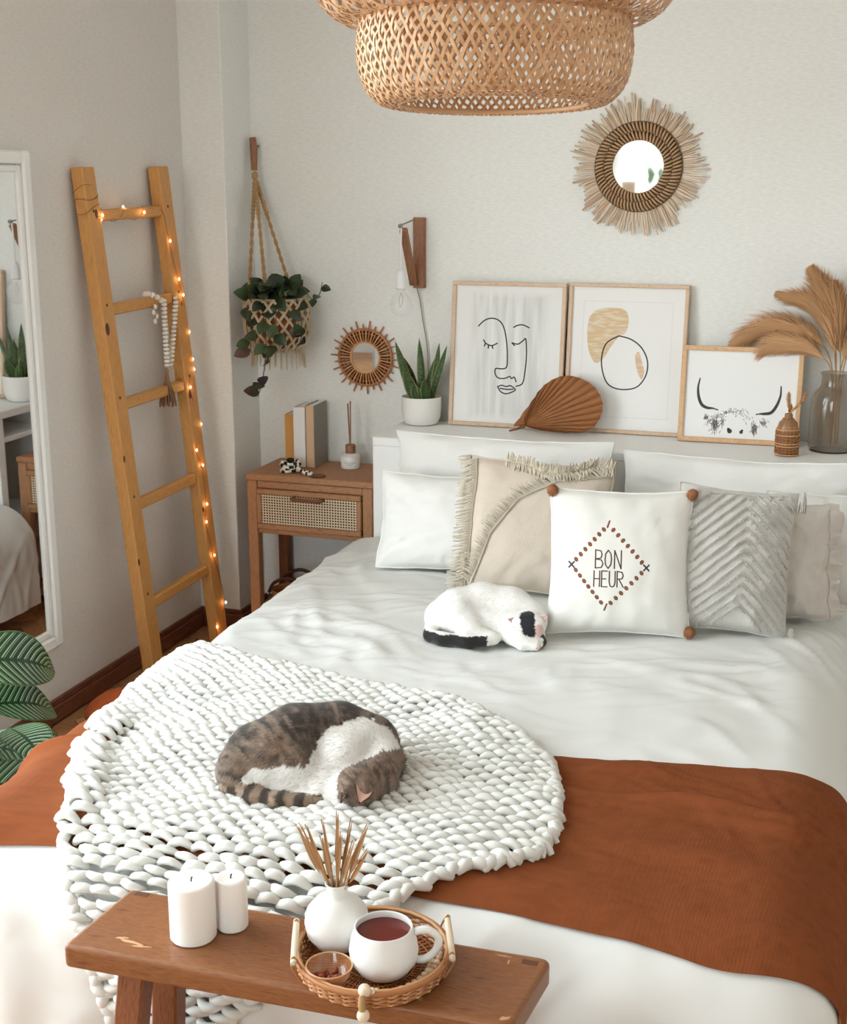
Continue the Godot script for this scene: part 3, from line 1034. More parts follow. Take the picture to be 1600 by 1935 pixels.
func framed_prints() -> void:
	var ink := c8(40, 42, 46)
	# a face drawn with one line
	var im := Image.create(600, 780, false, Image.FORMAT_RGB8)
	im.fill(c8(240, 240, 238))
	var n := noise(0.012, 3, FastNoiseLite.TYPE_SIMPLEX_SMOOTH, 9)
	for y in 780:
		for x in range(70, 540):
			var e := minf(minf(x - 70, 540 - x) / 60.0, minf(y - 30, 760 - y) / 40.0)
			var k := clampf(0.5 + 0.9 * n.get_noise_2d(x * 1.6, y * 0.14), 0.0, 1.0) * clampf(e, 0.0, 1.0)
			im.set_pixel(x, y, c8(240, 240, 238).lerp(c8(218, 218, 215), k))
	var o := Vector2(78, 116)
	var k1 := Vector2(600.0 / 412.0, 780.0 / 530.0)
	for line in [
		[168, 272, 190, 250, 218, 240, 248, 248, 268, 275, 280, 325, 286, 385, 284, 427, 262, 434, 242, 434, 240, 452, 250, 468, 268, 472, 286, 468, 298, 462, 306, 470, 316, 464, 324, 482],
		[306, 272, 322, 264, 342, 262, 366, 272], [190, 325, 200, 338, 222, 346, 244, 336], [198, 338, 194, 348], [210, 344, 210, 356], [224, 346, 228, 356], [302, 332, 325, 336, 345, 322, 355, 317, 360, 380, 356, 450, 350, 484, 340, 494, 324, 499],
		[252, 504, 268, 498, 286, 502, 302, 498, 322, 512, 306, 524, 284, 530, 264, 522, 252, 504], [262, 510, 290, 513, 314, 511], [302, 332, 312, 342],
	]:
		strokes(im, curve(px(line, o, k1), 60), 3.0, ink)
	frame_thing("picture_frame", "framed one-line drawing of a face with closed eyes, leaning next to the snake plant", Vector3(-1.172, SHELF_Y + 0.001, -4.462), 0, 5.5, 0.408, 0.505, 0.014, M.oak, im)

	# tan shapes and a ring
	im = Image.create(600, 800, false, Image.FORMAT_RGB8)
	im.fill(c8(243, 242, 240))
	o = Vector2(555, 125)
	k1 = Vector2(600.0 / 418.0, 800.0 / 565.0)
	strokes(im, px([598, 180, 930, 180, 930, 640, 598, 640, 598, 180], o, k1), 1.0, c8(226, 226, 224))
	blob(im, curve(px([620, 245, 648, 214, 700, 205, 752, 212, 768, 250, 760, 300, 735, 318, 705, 362, 682, 405, 660, 425, 642, 418, 622, 372, 614, 300, 620, 245], o, k1), 60), c8(222, 194, 154), 0.7)
	blob(im, curve(px([798, 390, 812, 376, 826, 415, 836, 455, 826, 484, 806, 440, 798, 390], o, k1), 40), c8(222, 190, 158), 0.6)
	strokes(im, curve(px([735, 315, 690, 345, 674, 400, 680, 460, 704, 510, 752, 528, 810, 516, 842, 470, 846, 412, 822, 360, 782, 328, 735, 315], o, k1), 70), 3.0, ink)
	frame_thing("picture_frame", "framed abstract print of a tan blot and a thin ring, behind the palm fan", Vector3(-0.757, SHELF_Y + 0.001, -4.472), 0, 5.5, 0.408, 0.508, 0.013, M.oak, im)

	# a horned cow
	im = Image.create(760, 600, false, Image.FORMAT_RGB8)
	im.fill(c8(243, 243, 242))
	o = Vector2(245, 795)
	k1 = Vector2(760.0 / 935.0, 600.0 / 715.0)
	for horn in [[364, 1025, 352, 1100, 362, 1180, 392, 1242, 440, 1266, 486, 1268, 530, 1280], [1046, 1065, 1046, 1140, 1022, 1218, 980, 1280, 926, 1294, 890, 1296, 855, 1302]]:
		var p := curve(px(horn, o, k1), 40)
		for i in 40:
			var t := i / 40.0
			strokes(im, [p[i], p[i + 1]], 4.0 + 9.0 * sin(PI * minf(t * 1.15, 1.0)) * (0.5 + 0.5 * t), c8(66, 62, 62), 0.8)
	rng.seed = 77
	# ears and cheeks in soft grey, then short strands of hair
	for e in [[515, 1395, 34, 78, 120, 0.0], [575, 1370, 26, 46, 34, 0.2], [842, 1415, 24, 50, 90, 0.0], [918, 1362, 34, 30, 44, 0.25], [555, 1325, 44, 26, 24, 0.2], [440, 1336, 20, 20, 22, 0.1], [470, 1372, 34, 40, 22, 0.5], [640, 1285, 60, 26, 34, 0.2], [730, 1290, 70, 40, 34, 0.4], [600, 1300, 22, 14, 16, 0.0], [780, 1330, 40, 40, 14, 0.5]]:
		for i in e[4]:
			var p := Vector2(e[0] + rng.randfn() * e[2] * 0.45, e[1] + rng.randfn() * e[3] * 0.42)
			var d := Vector2((690.0 - p.x) * -0.05 + rng.randf_range(-8, 8), rng.randf_range(6, 26))
			if absf(p.x - 700.0) < 150.0 and p.y < 1350.0:
				d = Vector2(rng.randf_range(-12, 12), rng.randf_range(4, 12))
			strokes(im, px([p.x, p.y, p.x + d.x, p.y + d.y], o, k1), rng.randf_range(0.8, 2.2), c8(66, 62, 60).lerp(c8(176, 168, 162), clampf(e[5] + rng.randf() * 0.6, 0.0, 1.0)), 0.6)
	for e in [[640, 1450, 20], [738, 1454, 15], [630, 1436, 13], [746, 1440, 9]]:
		dot(im, px([e[0], e[1]], o, k1)[0], e[2] * 0.8, c8(40, 38, 38), 0.9)
	frame_thing("picture_frame", "small landscape framed print of a shaggy horned cow, next to the pampas vase", Vector3(-0.362, SHELF_Y + 0.001, -4.415), 1.5, 6.0, 0.39, 0.318, 0.016, M.oak_warm, im)


func leaf_blade(g: Geo, base: Vector3, tip: Vector3, w: float, face: Vector3, bend := 0.15, fold := 0.25, nu := 8, shape := 0.0) -> void:
	# an oval or lance-shaped leaf from base to tip with a fold along its middle
	var d := tip - base
	var side := d.cross(face).normalized()
	var nrm := side.cross(d).normalized()
	var first := g.v.size()
	for i in nu + 1:
		var t := float(i) / nu
		var ww := w * (pow(sin(PI * pow(t, 0.75)), 0.8) if shape == 0.0 else (1.0 - pow(t, shape)) * (0.55 + 0.45 * sin(minf(t * 2.2, PI / 2))))
		var c := base + d * t + nrm * sin(PI * t) * bend * d.length()
		for j in 5:
			var a := j / 2.0 - 1.0
			g.vert(c + side * a * ww * 0.5 - nrm * (absf(a) - 0.5) * -fold * ww * 0.5, Vector2(j / 4.0, t))
	for i in nu:
		for j in 4:
			var a := first + i * 5 + j
			g.tri(a, a + 5, a + 1)
			g.tri(a + 1, a + 5, a + 6)


func snake_plant() -> void:
	var root := thing("snake_plant", "snake plant with upright dark green sword leaves in a white pot, on the headboard", "potted plant", Vector3(-1.472, SHELF_Y + 0.001, -4.44))
	obj("pot", turned([Vector2(0, 0), Vector2(0.050, 0), Vector2(0.058, 0.004), Vector2(0.068, 0.025), Vector2(0.0715, 0.06), Vector2(0.0715, 0.098), Vector2(0.070, 0.1), Vector2(0.068, 0.098), Vector2(0.066, 0.08), Vector2(0, 0.08)], 40), M.ceramic_matt, root)
	obj("soil", turned([Vector2(0.0655, 0.083), Vector2(0.04, 0.088), Vector2(0, 0.09)], 24), M.soil, root)
	var im := Image.create(64, 256, false, Image.FORMAT_RGB8)
	var n := noise(0.05, 3, FastNoiseLite.TYPE_SIMPLEX_SMOOTH, 2)
	for y in 256:
		for x in 64:
			var band := clampf(0.5 + 1.3 * n.get_noise_2d(x * 0.5, y * 2.6), 0.0, 1.0)
			var c := c8(46, 66, 38).lerp(c8(88, 112, 70), band)
			if absi(x - 32) > 27:
				c = c8(150, 158, 92)
			im.set_pixel(x, y, c)
	var m := picture(im, 0.4)
	m.cull_mode = BaseMaterial3D.CULL_DISABLED
	rng.seed = 31
	for e in [[-0.03, 0.0, -0.092, 0.295, 0.02, 0.044], [-0.015, 0.015, -0.05, 0.20, 0.05, 0.05], [0.0, -0.01, -0.012, 0.305, -0.01, 0.04], [0.02, 0.01, 0.03, 0.17, 0.05, 0.05], [0.03, 0.0, 0.098, 0.285, 0.01, 0.03], [0.035, -0.015, 0.06, 0.29, -0.02, 0.032], [-0.02, -0.02, -0.075, 0.23, -0.03, 0.046], [0.01, -0.02, 0.045, 0.24, -0.03, 0.04], [-0.005, 0.02, -0.02, 0.15, 0.03, 0.046]]:
		var g := Geo.new()
		leaf_blade(g, Vector3(e[0], 0.08, e[1]), Vector3(e[2], e[3], e[4]), e[5], Vector3(rng.randf_range(-0.3, 0.3), 0.1, 1), -0.02, 0.5, 12, 3.0)
		obj("leaf", g, m, root)


func palm_fan() -> void:
	# a dried palm leaf: pleats that open from the stem like a fan
	var root := thing("palm_fan", "dried brown pleated palm leaf leaning between the two large prints", "dried leaf", Vector3(-0.99, SHELF_Y, -4.385), Basis(Vector3.RIGHT, deg_to_rad(-9)))
	var m := plain(c8(166, 108, 62), 0.6)
	m.albedo_texture = noise_tex(0.02, [c8(200, 200, 200), c8(255, 255, 255), c8(225, 225, 225)], 4, 256, 91)
	m.uv1_scale = Vector3(1, 0.3, 1)
	m.cull_mode = BaseMaterial3D.CULL_DISABLED
	var hub := Vector3(-0.088, 0.024, 0)
	var rim := curve([Vector2(-0.13, 0.02), Vector2(-0.075, 0.10), Vector2(-0.03, 0.165), Vector2(0.03, 0.200), Vector2(0.09, 0.198), Vector2(0.150, 0.165), Vector2(0.178, 0.110), Vector2(0.165, 0.052), Vector2(0.12, 0.015), Vector2(0.05, 0.008), Vector2(-0.04, 0.012)], 44)
	for k in 22:
		var g := Geo.new()
		for i in 7:
			var t := i / 6.0
			for j in 3:
				var q: Vector2 = rim[k * 2 + j]
				var p := hub.lerp(Vector3(q.x, q.y, 0), t)
				p.z = (0.015 if j == 1 else 0.0) * minf(1.0, t * 1.6) + 0.012 * sin(PI * t) - 0.004 * t
				g.vert(p, Vector2(j / 2.0, t * 2.0))
		for i in 6:
			for j in 2:
				var a := i * 3 + j
				g.tri(a, a + 1, a + 3)
				g.tri(a + 1, a + 4, a + 3)
		obj("pleat", g, m, root)
	obj("stem", bar([Vector3(-0.142, 0.004, 0.004), Vector3(-0.115, 0.012, 0.006), hub + Vector3(0, 0, 0.005)], [0.003, 0.004, 0.006], 8), plain(c8(120, 72, 38), 0.6), root)


func plume(called: String, label: String, pts: Array, from: float, n: int, l: float, group: String, c := Color.WHITE, w := 0.0012) -> void:
	# a grass stalk whose upper part carries fine hairs
	var root := thing(called, label, "dried grass", pts[0], Basis(), group)
	var o: Vector3 = pts[0]
	var p := curve(pts, 28)
	for i in p.size():
		p[i] -= o
	obj("stalk", bar(p, 0.0018, 6), plain(c8(176, 132, 84), 0.7), root)
	var g := Geo.new()
	for i in n:
		var t := lerpf(from, 0.999, rng.randf())
		var f := t * 28.0
		var k := mini(int(f), 27)
		var a: Vector3 = p[k].lerp(p[k + 1], f - k)
		var d: Vector3 = (p[k + 1] - p[k]).normalized()
		var q := (t - from) / (1.0 - from)
		var ll := l * (0.12 + 0.88 * sin(PI * pow(q, 0.55))) * rng.randf_range(0.6, 1.15)
		var out := Vector3(rng.randfn(), rng.randfn(), rng.randfn())
		out = (out - d * out.dot(d)).normalized()
		var s := d.cross(out).normalized() * w
		var mid := a + d * ll * 0.55 + out * ll * 0.32
		var tip := mid + d * ll * 0.4 + out * ll * 0.18 + Vector3(0, -ll * 0.12, 0)
		var v := rng.randf_range(0.75, 1.2)
		g.tint = Color(v * c.r, v * 0.98 * c.g, v * 0.95 * c.b)
		var b := g.vert(a + s)
		g.vert(a - s)
		g.vert(mid + s * 0.8)
		g.vert(mid - s * 0.8)
		g.vert(tip)
		g.tri(b, b + 1, b + 2)
		g.tri(b + 1, b + 3, b + 2)
		g.tri(b + 2, b + 3, b + 4)
	obj("plume", g, M.dry, root).set_meta("kind", "stuff")


func pampas() -> void:
	var at := Vector3(-0.066, SHELF_Y + 0.001, -4.40)
	var smoke := plain(Color(0.46, 0.38, 0.27, 0.30), 0.05)
	smoke.transparency = BaseMaterial3D.TRANSPARENCY_ALPHA
	var v := thing("glass_vase", "smoky brown glass bottle vase with a short neck, holding pampas grass", "vase", at)
	obj("body", turned([Vector2(0, 0.002), Vector2(0.066, 0.002), Vector2(0.072, 0.012), Vector2(0.073, 0.12), Vector2(0.071, 0.165), Vector2(0.060, 0.19), Vector2(0.047, 0.203), Vector2(0.043, 0.215), Vector2(0.043, 0.24), Vector2(0.048, 0.250), Vector2(0.045, 0.252), Vector2(0.040, 0.24), Vector2(0.040, 0.215), Vector2(0.056, 0.188), Vector2(0.068, 0.163), Vector2(0.069, 0.02), Vector2(0, 0.012)], 48), smoke, v)
	obj("base", turned([Vector2(0, 0), Vector2(0.066, 0), Vector2(0.066, 0.0018), Vector2(0, 0.0018)], 40), plain(c8(72, 62, 50), 0.2), v)
	rng.seed = 44
	var g := "pampas plumes in the smoky glass vase"
	var list := [
		["tall pampas plume standing highest in the glass vase", [[0.0, 0.02, 0.0], [0.0, 0.25, 0.01], [-0.02, 0.40, 0.0], [-0.055, 0.50, 0.0], [-0.098, 0.575, 0.0]]],
		["pampas plume bending level towards the sunburst mirror", [[0.015, 0.02, 0.01], [0.0, 0.24, 0.01], [-0.025, 0.38, 0.01], [-0.09, 0.46, 0.0], [-0.195, 0.492, -0.01]]],
		["pampas plume arching down behind the cow print", [[-0.01, 0.02, -0.02], [-0.01, 0.24, -0.02], [-0.06, 0.345, -0.035], [-0.17, 0.385, -0.06], [-0.27, 0.36, -0.07], [-0.335, 0.315, -0.07]]],
		["low pampas plume drooping over the corner of the cow print", [[0.0, 0.02, 0.02], [-0.012, 0.24, 0.01], [-0.05, 0.30, 0.0], [-0.12, 0.325, -0.03], [-0.19, 0.325, -0.05], [-0.25, 0.29, -0.06]]],
		["pampas plume at the vase side away from the prints", [[0.02, 0.02, 0.0], [0.02, 0.25, 0.0], [0.05, 0.39, 0.0], [0.07, 0.48, 0.0], [0.12, 0.54, 0.0]]],
		["pampas plume hanging forward over the vase shoulder", [[0.0, 0.02, 0.02], [0.012, 0.25, 0.02], [0.03, 0.32, 0.035], [0.06, 0.32, 0.06], [0.085, 0.27, 0.075]]],
		["upright pampas plume in the middle of the bunch", [[0.01, 0.02, -0.01], [0.012, 0.25, 0.0], [0.0, 0.37, 0.005], [-0.018, 0.46, 0.01], [-0.03, 0.53, 0.015]]],
	]
	for e in list:
		var pts := []
		for q in e[1]:
			pts.append(at + Vector3(q[0], q[1], q[2]))
		plume("pampas_grass", e[0], pts, 0.36, 3000, 0.115, g, Color(1.3, 1.28, 1.22), 0.0011)

	# the small woven bottle with dried stems
	at = Vector3(-0.197, SHELF_Y + 0.001, -4.275)
	var b := thing("woven_bottle", "little rattan-wrapped bottle standing in front of the cow print", "bottle", at)
	obj("glass", turned([Vector2(0, 0.002), Vector2(0.033, 0.002), Vector2(0.034, 0.08), Vector2(0.028, 0.105), Vector2(0.013, 0.118), Vector2(0.012, 0.132), Vector2(0.009, 0.132), Vector2(0.009, 0.118), Vector2(0.0, 0.1)], 24), plain(c8(146, 108, 72), 0.3), b)
	var rr := func(y: float) -> float: return 0.036 if y < 0.075 else lerpf(0.036, 0.016, smoothstep(0.075, 0.118, y))
	for k in 13:
		var y := 0.004 + k * 0.0088
		var pts := []
		for i in 41:
			var a := TAU * i / 40.0
			pts.append(Vector3(cos(a) * (rr.call(y) + 0.0012 * sin(a * 10.0 + PI * k)), y, sin(a) * (rr.call(y) + 0.0012 * sin(a * 10.0 + PI * k))))
		obj("weave", bar(pts, 0.0022, 5, false), M.rattan_light if k in [0, 3, 4, 7, 9, 10, 12] else plain(c8(150, 100, 62), 0.6), b)
	for k in 20:
		var a := TAU * k / 20.0
		var pts := []
		for i in 9:
			var y := 0.003 + i * 0.0143
			pts.append(Vector3(cos(a) * rr.call(y), y, sin(a) * rr.call(y)))
		obj("stake", bar(pts, 0.0016, 4), M.rattan, b)
	for e in [["pale dried bunny-tail stem in the little rattan bottle, topmost", [-0.004, 0.20, 0.0]], ["dried stem leaning out of the little rattan bottle towards the vase", [0.046, 0.205, 0.01]], ["short dried bunny-tail stem low in the little rattan bottle", [0.004, 0.165, 0.01]]]:
		var t := Vector3(e[1][0], e[1][1], e[1][2])
		plume("bunny_tail", e[0], [at + Vector3(0, 0.124, 0), at + Vector3(t.x * 0.2, 0.14, 0), at + t * 0.88, at + t], 0.35, 260, 0.022, "dried stems in the rattan bottle", Color(1.15, 1.05, 0.9), 0.0009)


# ---------------------------------------------------------------- the left side of the room

func nightstand() -> void:
	var at := Vector3(-1.822, 0, -4.37)
	var t := thing("nightstand", "small brown wooden nightstand with a woven cane drawer front, between wall corner and bed", "nightstand", at)
	var hw := 0.242
	var hd := 0.148
	var top := 0.625
	obj("top", one_box(Vector3(0, top - 0.011, 0), Vector3(hw * 2 + 0.006, 0.022, hd * 2 + 0.006), 0.003), M.teak, t)
	for sx in [-1, 1]:
		for sz in [-1, 1]:
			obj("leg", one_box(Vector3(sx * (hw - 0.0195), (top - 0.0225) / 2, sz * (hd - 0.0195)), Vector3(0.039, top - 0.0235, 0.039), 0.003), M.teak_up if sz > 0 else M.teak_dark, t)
		obj("side_panel", one_box(Vector3(sx * (hw - 0.012), 0.503, 0), Vector3(0.014, 0.196, hd * 2 - 0.08), 0.002), M.teak, t)
		obj("stretcher", one_box(Vector3(sx * (hw - 0.0195), 0.10, 0), Vector3(0.022, 0.024, hd * 2 - 0.08), 0.002), M.teak, t)
	obj("front_rail", one_box(Vector3(0, 0.588, hd - 0.014), Vector3(hw * 2 - 0.08, 0.026, 0.02), 0.002), M.teak, t)
	obj("front_rail", one_box(Vector3(0, 0.416, hd - 0.014), Vector3(hw * 2 - 0.08, 0.018, 0.02), 0.002), M.teak, t)
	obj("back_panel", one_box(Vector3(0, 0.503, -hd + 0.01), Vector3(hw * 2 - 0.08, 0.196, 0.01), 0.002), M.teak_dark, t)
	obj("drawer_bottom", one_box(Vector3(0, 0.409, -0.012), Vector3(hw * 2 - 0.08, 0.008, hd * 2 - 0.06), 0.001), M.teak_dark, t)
	obj("lower_shelf", one_box(Vector3(0, 0.113, 0), Vector3(hw * 2 - 0.03, 0.016, hd * 2 - 0.03), 0.002), M.teak, t)
	# drawer: frame, cane web, bead and handle
	var d := obj("drawer", one_box(Vector3(0, 0, -0.012), Vector3(0.396, 0.144, 0.006), 0.001), M.dark, t, Vector3(0, 0.500, hd + 0.0005))
	for y in [-1, 1]:
		obj("drawer_rail", one_box(Vector3(0, y * 0.0645, 0), Vector3(0.400, 0.019, 0.018), 0.003), M.teak, d)
	for x in [-1, 1]:
		obj("drawer_stile", one_box(Vector3(x * 0.1925, 0, 0), Vector3(0.017, 0.109, 0.018), 0.003), M.teak_up, d)
	var web := Geo.new()
	var w := 0.367
	var h := 0.108
	for i in 36:
		var x := -w / 2 + w * (i + 0.5) / 36
		web.box(Vector3(x, 0, 0.0022), Vector3(0.0046, h, 0.0012), Basis(), 0.0003)
	for i in 11:
		var y := -h / 2 + h * (i + 0.5) / 11
		web.box(Vector3(0, y, 0.0034), Vector3(w, 0.0044, 0.0012), Basis(), 0.0003)
	obj("cane_web", web, M.cane, d)
	obj("handle", bar([Vector3(-0.056, 0.05, 0.008), Vector3(-0.056, 0.05, 0.024), Vector3(-0.048, 0.049, 0.03), Vector3(0.048, 0.049, 0.03), Vector3(0.056, 0.05, 0.024), Vector3(0.056, 0.05, 0.008)], 0.007, 8), M.teak_dark, d)

	# books standing on it
	var y0 := top + 0.001
	var cover := [plain(c8(226, 178, 118), 0.7), plain(c8(240, 240, 238), 0.6), plain(c8(214, 182, 146), 0.7), plain(c8(148, 141, 131), 0.7)]
	var book := func(label: String, x: float, z: float, w2: float, hh: float, dd: float, m: Material, turn: float, pages: Material) -> void:
		var b := thing("book", label, "book", Vector3(x, y0, z), yaw(turn), "books standing on the nightstand")
		obj("cover_board", one_box(Vector3(-w2 / 2 + 0.0012, hh / 2, 0), Vector3(0.0024, hh, dd), 0.0006), m, b)
		obj("cover_board", one_box(Vector3(w2 / 2 - 0.0012, hh / 2, 0), Vector3(0.0024, hh, dd), 0.0006), m, b)
		obj("spine", one_box(Vector3(0, hh / 2, dd / 2 - 0.0015), Vector3(w2 - 0.005, hh, 0.003), 0.001), m if pages == null else pages, b)
		obj("pages", one_box(Vector3(0, hh / 2, -0.003), Vector3(w2 - 0.0052, hh - 0.006, dd - 0.010), 0.0006), M.paper, b)
	book.call("short tan book at the outer end of the nightstand books", -1.969, -4.452, 0.038, 0.192, 0.12, cover[0], 3, plain(c8(206, 150, 80), 0.7))
	book.call("thick white-spined book standing between the tan and grey books", -1.926, -4.450, 0.046, 0.222, 0.14, cover[1], 3, null)
	book.call("tall book with a grey cover and tan spine, nearest the scent diffuser", -1.884, -4.450, 0.034, 0.230, 0.14, cover[3], 3, cover[2])

	# scent diffuser
	var a := Vector3(-1.742, y0, -4.43)
	var b := thing("reed_diffuser", "white reed diffuser bottle with a brown collar and thin reeds on the nightstand", "diffuser", a)
	obj("bottle", turned([Vector2(0, 0), Vector2(0.034, 0), Vector2(0.0365, 0.003), Vector2(0.0365, 0.040), Vector2(0.033, 0.048), Vector2(0.017, 0.056), Vector2(0, 0.056)], 32), M.ceramic, b)
	var lab := Geo.new()
	lab.grid(12, 1, func(u: float, v: float) -> Vector3:
		var q := lerpf(-1.0, 1.0, u)
		return Vector3(sin(q + 0.25) * 0.0369, 0.036 - v * 0.026, cos(q + 0.25) * 0.0369))
	var im := Image.create(128, 64, false, Image.FORMAT_RGB8)
	im.fill(c8(244, 244, 242))
	for e in [[30, 18, 98], [22, 30, 106], [40, 40, 88], [50, 50, 78]]:
		strokes(im, [Vector2(e[0], e[1]), Vector2(e[2], e[1])], 1.6, c8(160, 176, 180), 0.8)
	obj("label_paper", lab, picture(im), b)
	obj("collar", turned([Vector2(0, 0.054), Vector2(0.0175, 0.054), Vector2(0.0185, 0.057), Vector2(0.0185, 0.084), Vector2(0.016, 0.087), Vector2(0.006, 0.087), Vector2(0.006, 0.08)], 24), M.walnut, b)
	for e in [[-0.006, 0.004], [0.0, -0.004], [-0.010, -0.002], [0.003, 0.005]]:
		obj("reed", bar([Vector3(e[0] * 0.2, 0.07, e[1] * 0.2), Vector3(e[0], 0.245 + e[0], e[1])], 0.0022, 6), plain(c8(150, 108, 76), 0.8), b)

	# beaded bracelets wound up in a heap
	a = Vector3(-1.925, y0, -4.30)
	b = thing("bead_necklace", "wound-up black and cream beaded necklace on the nightstand in front of the books", "necklace", a)
	rng.seed = 12
	var cream := Geo.new()
	var black := Geo.new()
	for k in 4:
		var r := 0.034 - 0.004 * (k % 2)
		for i in 26:
			var an := TAU * i / 26.0
			var p := Vector3(cos(an) * r, 0.0055 + k * 0.0095 + 0.003 * sin(an * 2.0 + k), sin(an) * r * 0.9)
			(cream if (i + k * 2) % 5 < 3 else black).ball(p, Vector3.ONE * 0.0058, 7, 5)
	for i in 9:
		(cream if i % 3 else black).ball(Vector3(0.03 + i * 0.0085, maxf(0.006, 0.024 - i * 0.004), 0.020 + i * 0.0035), Vector3.ONE * 0.0062, 7, 5)
	for i in 8:
		(cream if i % 3 else black).ball(Vector3(0.034 + i * 0.0085, 0.006, -0.004 + i * 0.0045), Vector3.ONE * 0.0058, 7, 5)
	black.ball(Vector3(0.0, 0.043, 0.0), Vector3(0.016, 0.008, 0.012), 10, 6)
	obj("cream_beads", cream, M.bead_white, b).set_meta("kind", "stuff")
	obj("black_beads", black, M.black, b).set_meta("kind", "stuff")
	b = thing("leather_tab", "flat dark brown leather disc on the nightstand edge beside the beads", "coaster", Vector3(-1.80, y0, -4.255))
	obj("disc", turned([Vector2(0, 0), Vector2(0.028, 0), Vector2(0.029, 0.002), Vector2(0.028, 0.004), Vector2(0, 0.004)], 24), plain(c8(112, 76, 50), 0.6), b)

	# on the shelf below
	b = thing("handled_basket", "low woven basket with dark arched handles on the nightstand's lower shelf", "basket", Vector3(-1.93, 0.1215, -4.33))
	var bk := Geo.new()
	for k in 9:
		var pts := []
		for i in 33:
			var an := TAU * i / 32.0
			pts.append(Vector3(cos(an) * (0.082 + k * 0.001), 0.004 + k * 0.0055, sin(an) * (0.07 + k * 0.001)))
		bk.tube(pts, 0.0034, 5, false)
	obj("coil_wall", bk, M.rattan, b)
	obj("bottom", turned([Vector2(0, 0.001), Vector2(0.07, 0.001), Vector2(0.07, 0.004), Vector2(0, 0.004)], 28), M.rattan, b)
	for z in [-0.05, 0.05]:
		obj("handle", bar(curve([Vector3(-0.085, 0.045, z), Vector3(-0.06, 0.085, z * 1.1), Vector3(0, 0.108, z * 1.15), Vector3(0.06, 0.085, z * 1.1), Vector3(0.085, 0.045, z)], 20), 0.0065, 8), plain(c8(70, 36, 26), 0.5), b)
	b = thing("leather_pouch", "rounded reddish brown leather pouch at the back of the nightstand's lower shelf", "pouch", Vector3(-1.765, 0.1215, -4.40))
	var g := Geo.new()
	g.grid(28, 16, func(u: float, v: float) -> Vector3:
		var an := -u * TAU
		var r := sin(v * PI)
		return Vector3(cos(an) * r * 0.068, 0.062 - cos(v * PI) * 0.062 - (0.012 * r * sin(an * 3.0) if v > 0.7 else 0.0), sin(an) * r * 0.06))
	obj("body", g, plain(c8(128, 66, 36), 0.5), b)
	obj("flap", bar(curve([Vector3(-0.066, 0.075, 0.02), Vector3(-0.04, 0.085, 0.05), Vector3(0, 0.08, 0.063), Vector3(0.04, 0.085, 0.05), Vector3(0.066, 0.075, 0.02)], 16), 0.004, 6), plain(c8(96, 48, 28), 0.5), b)


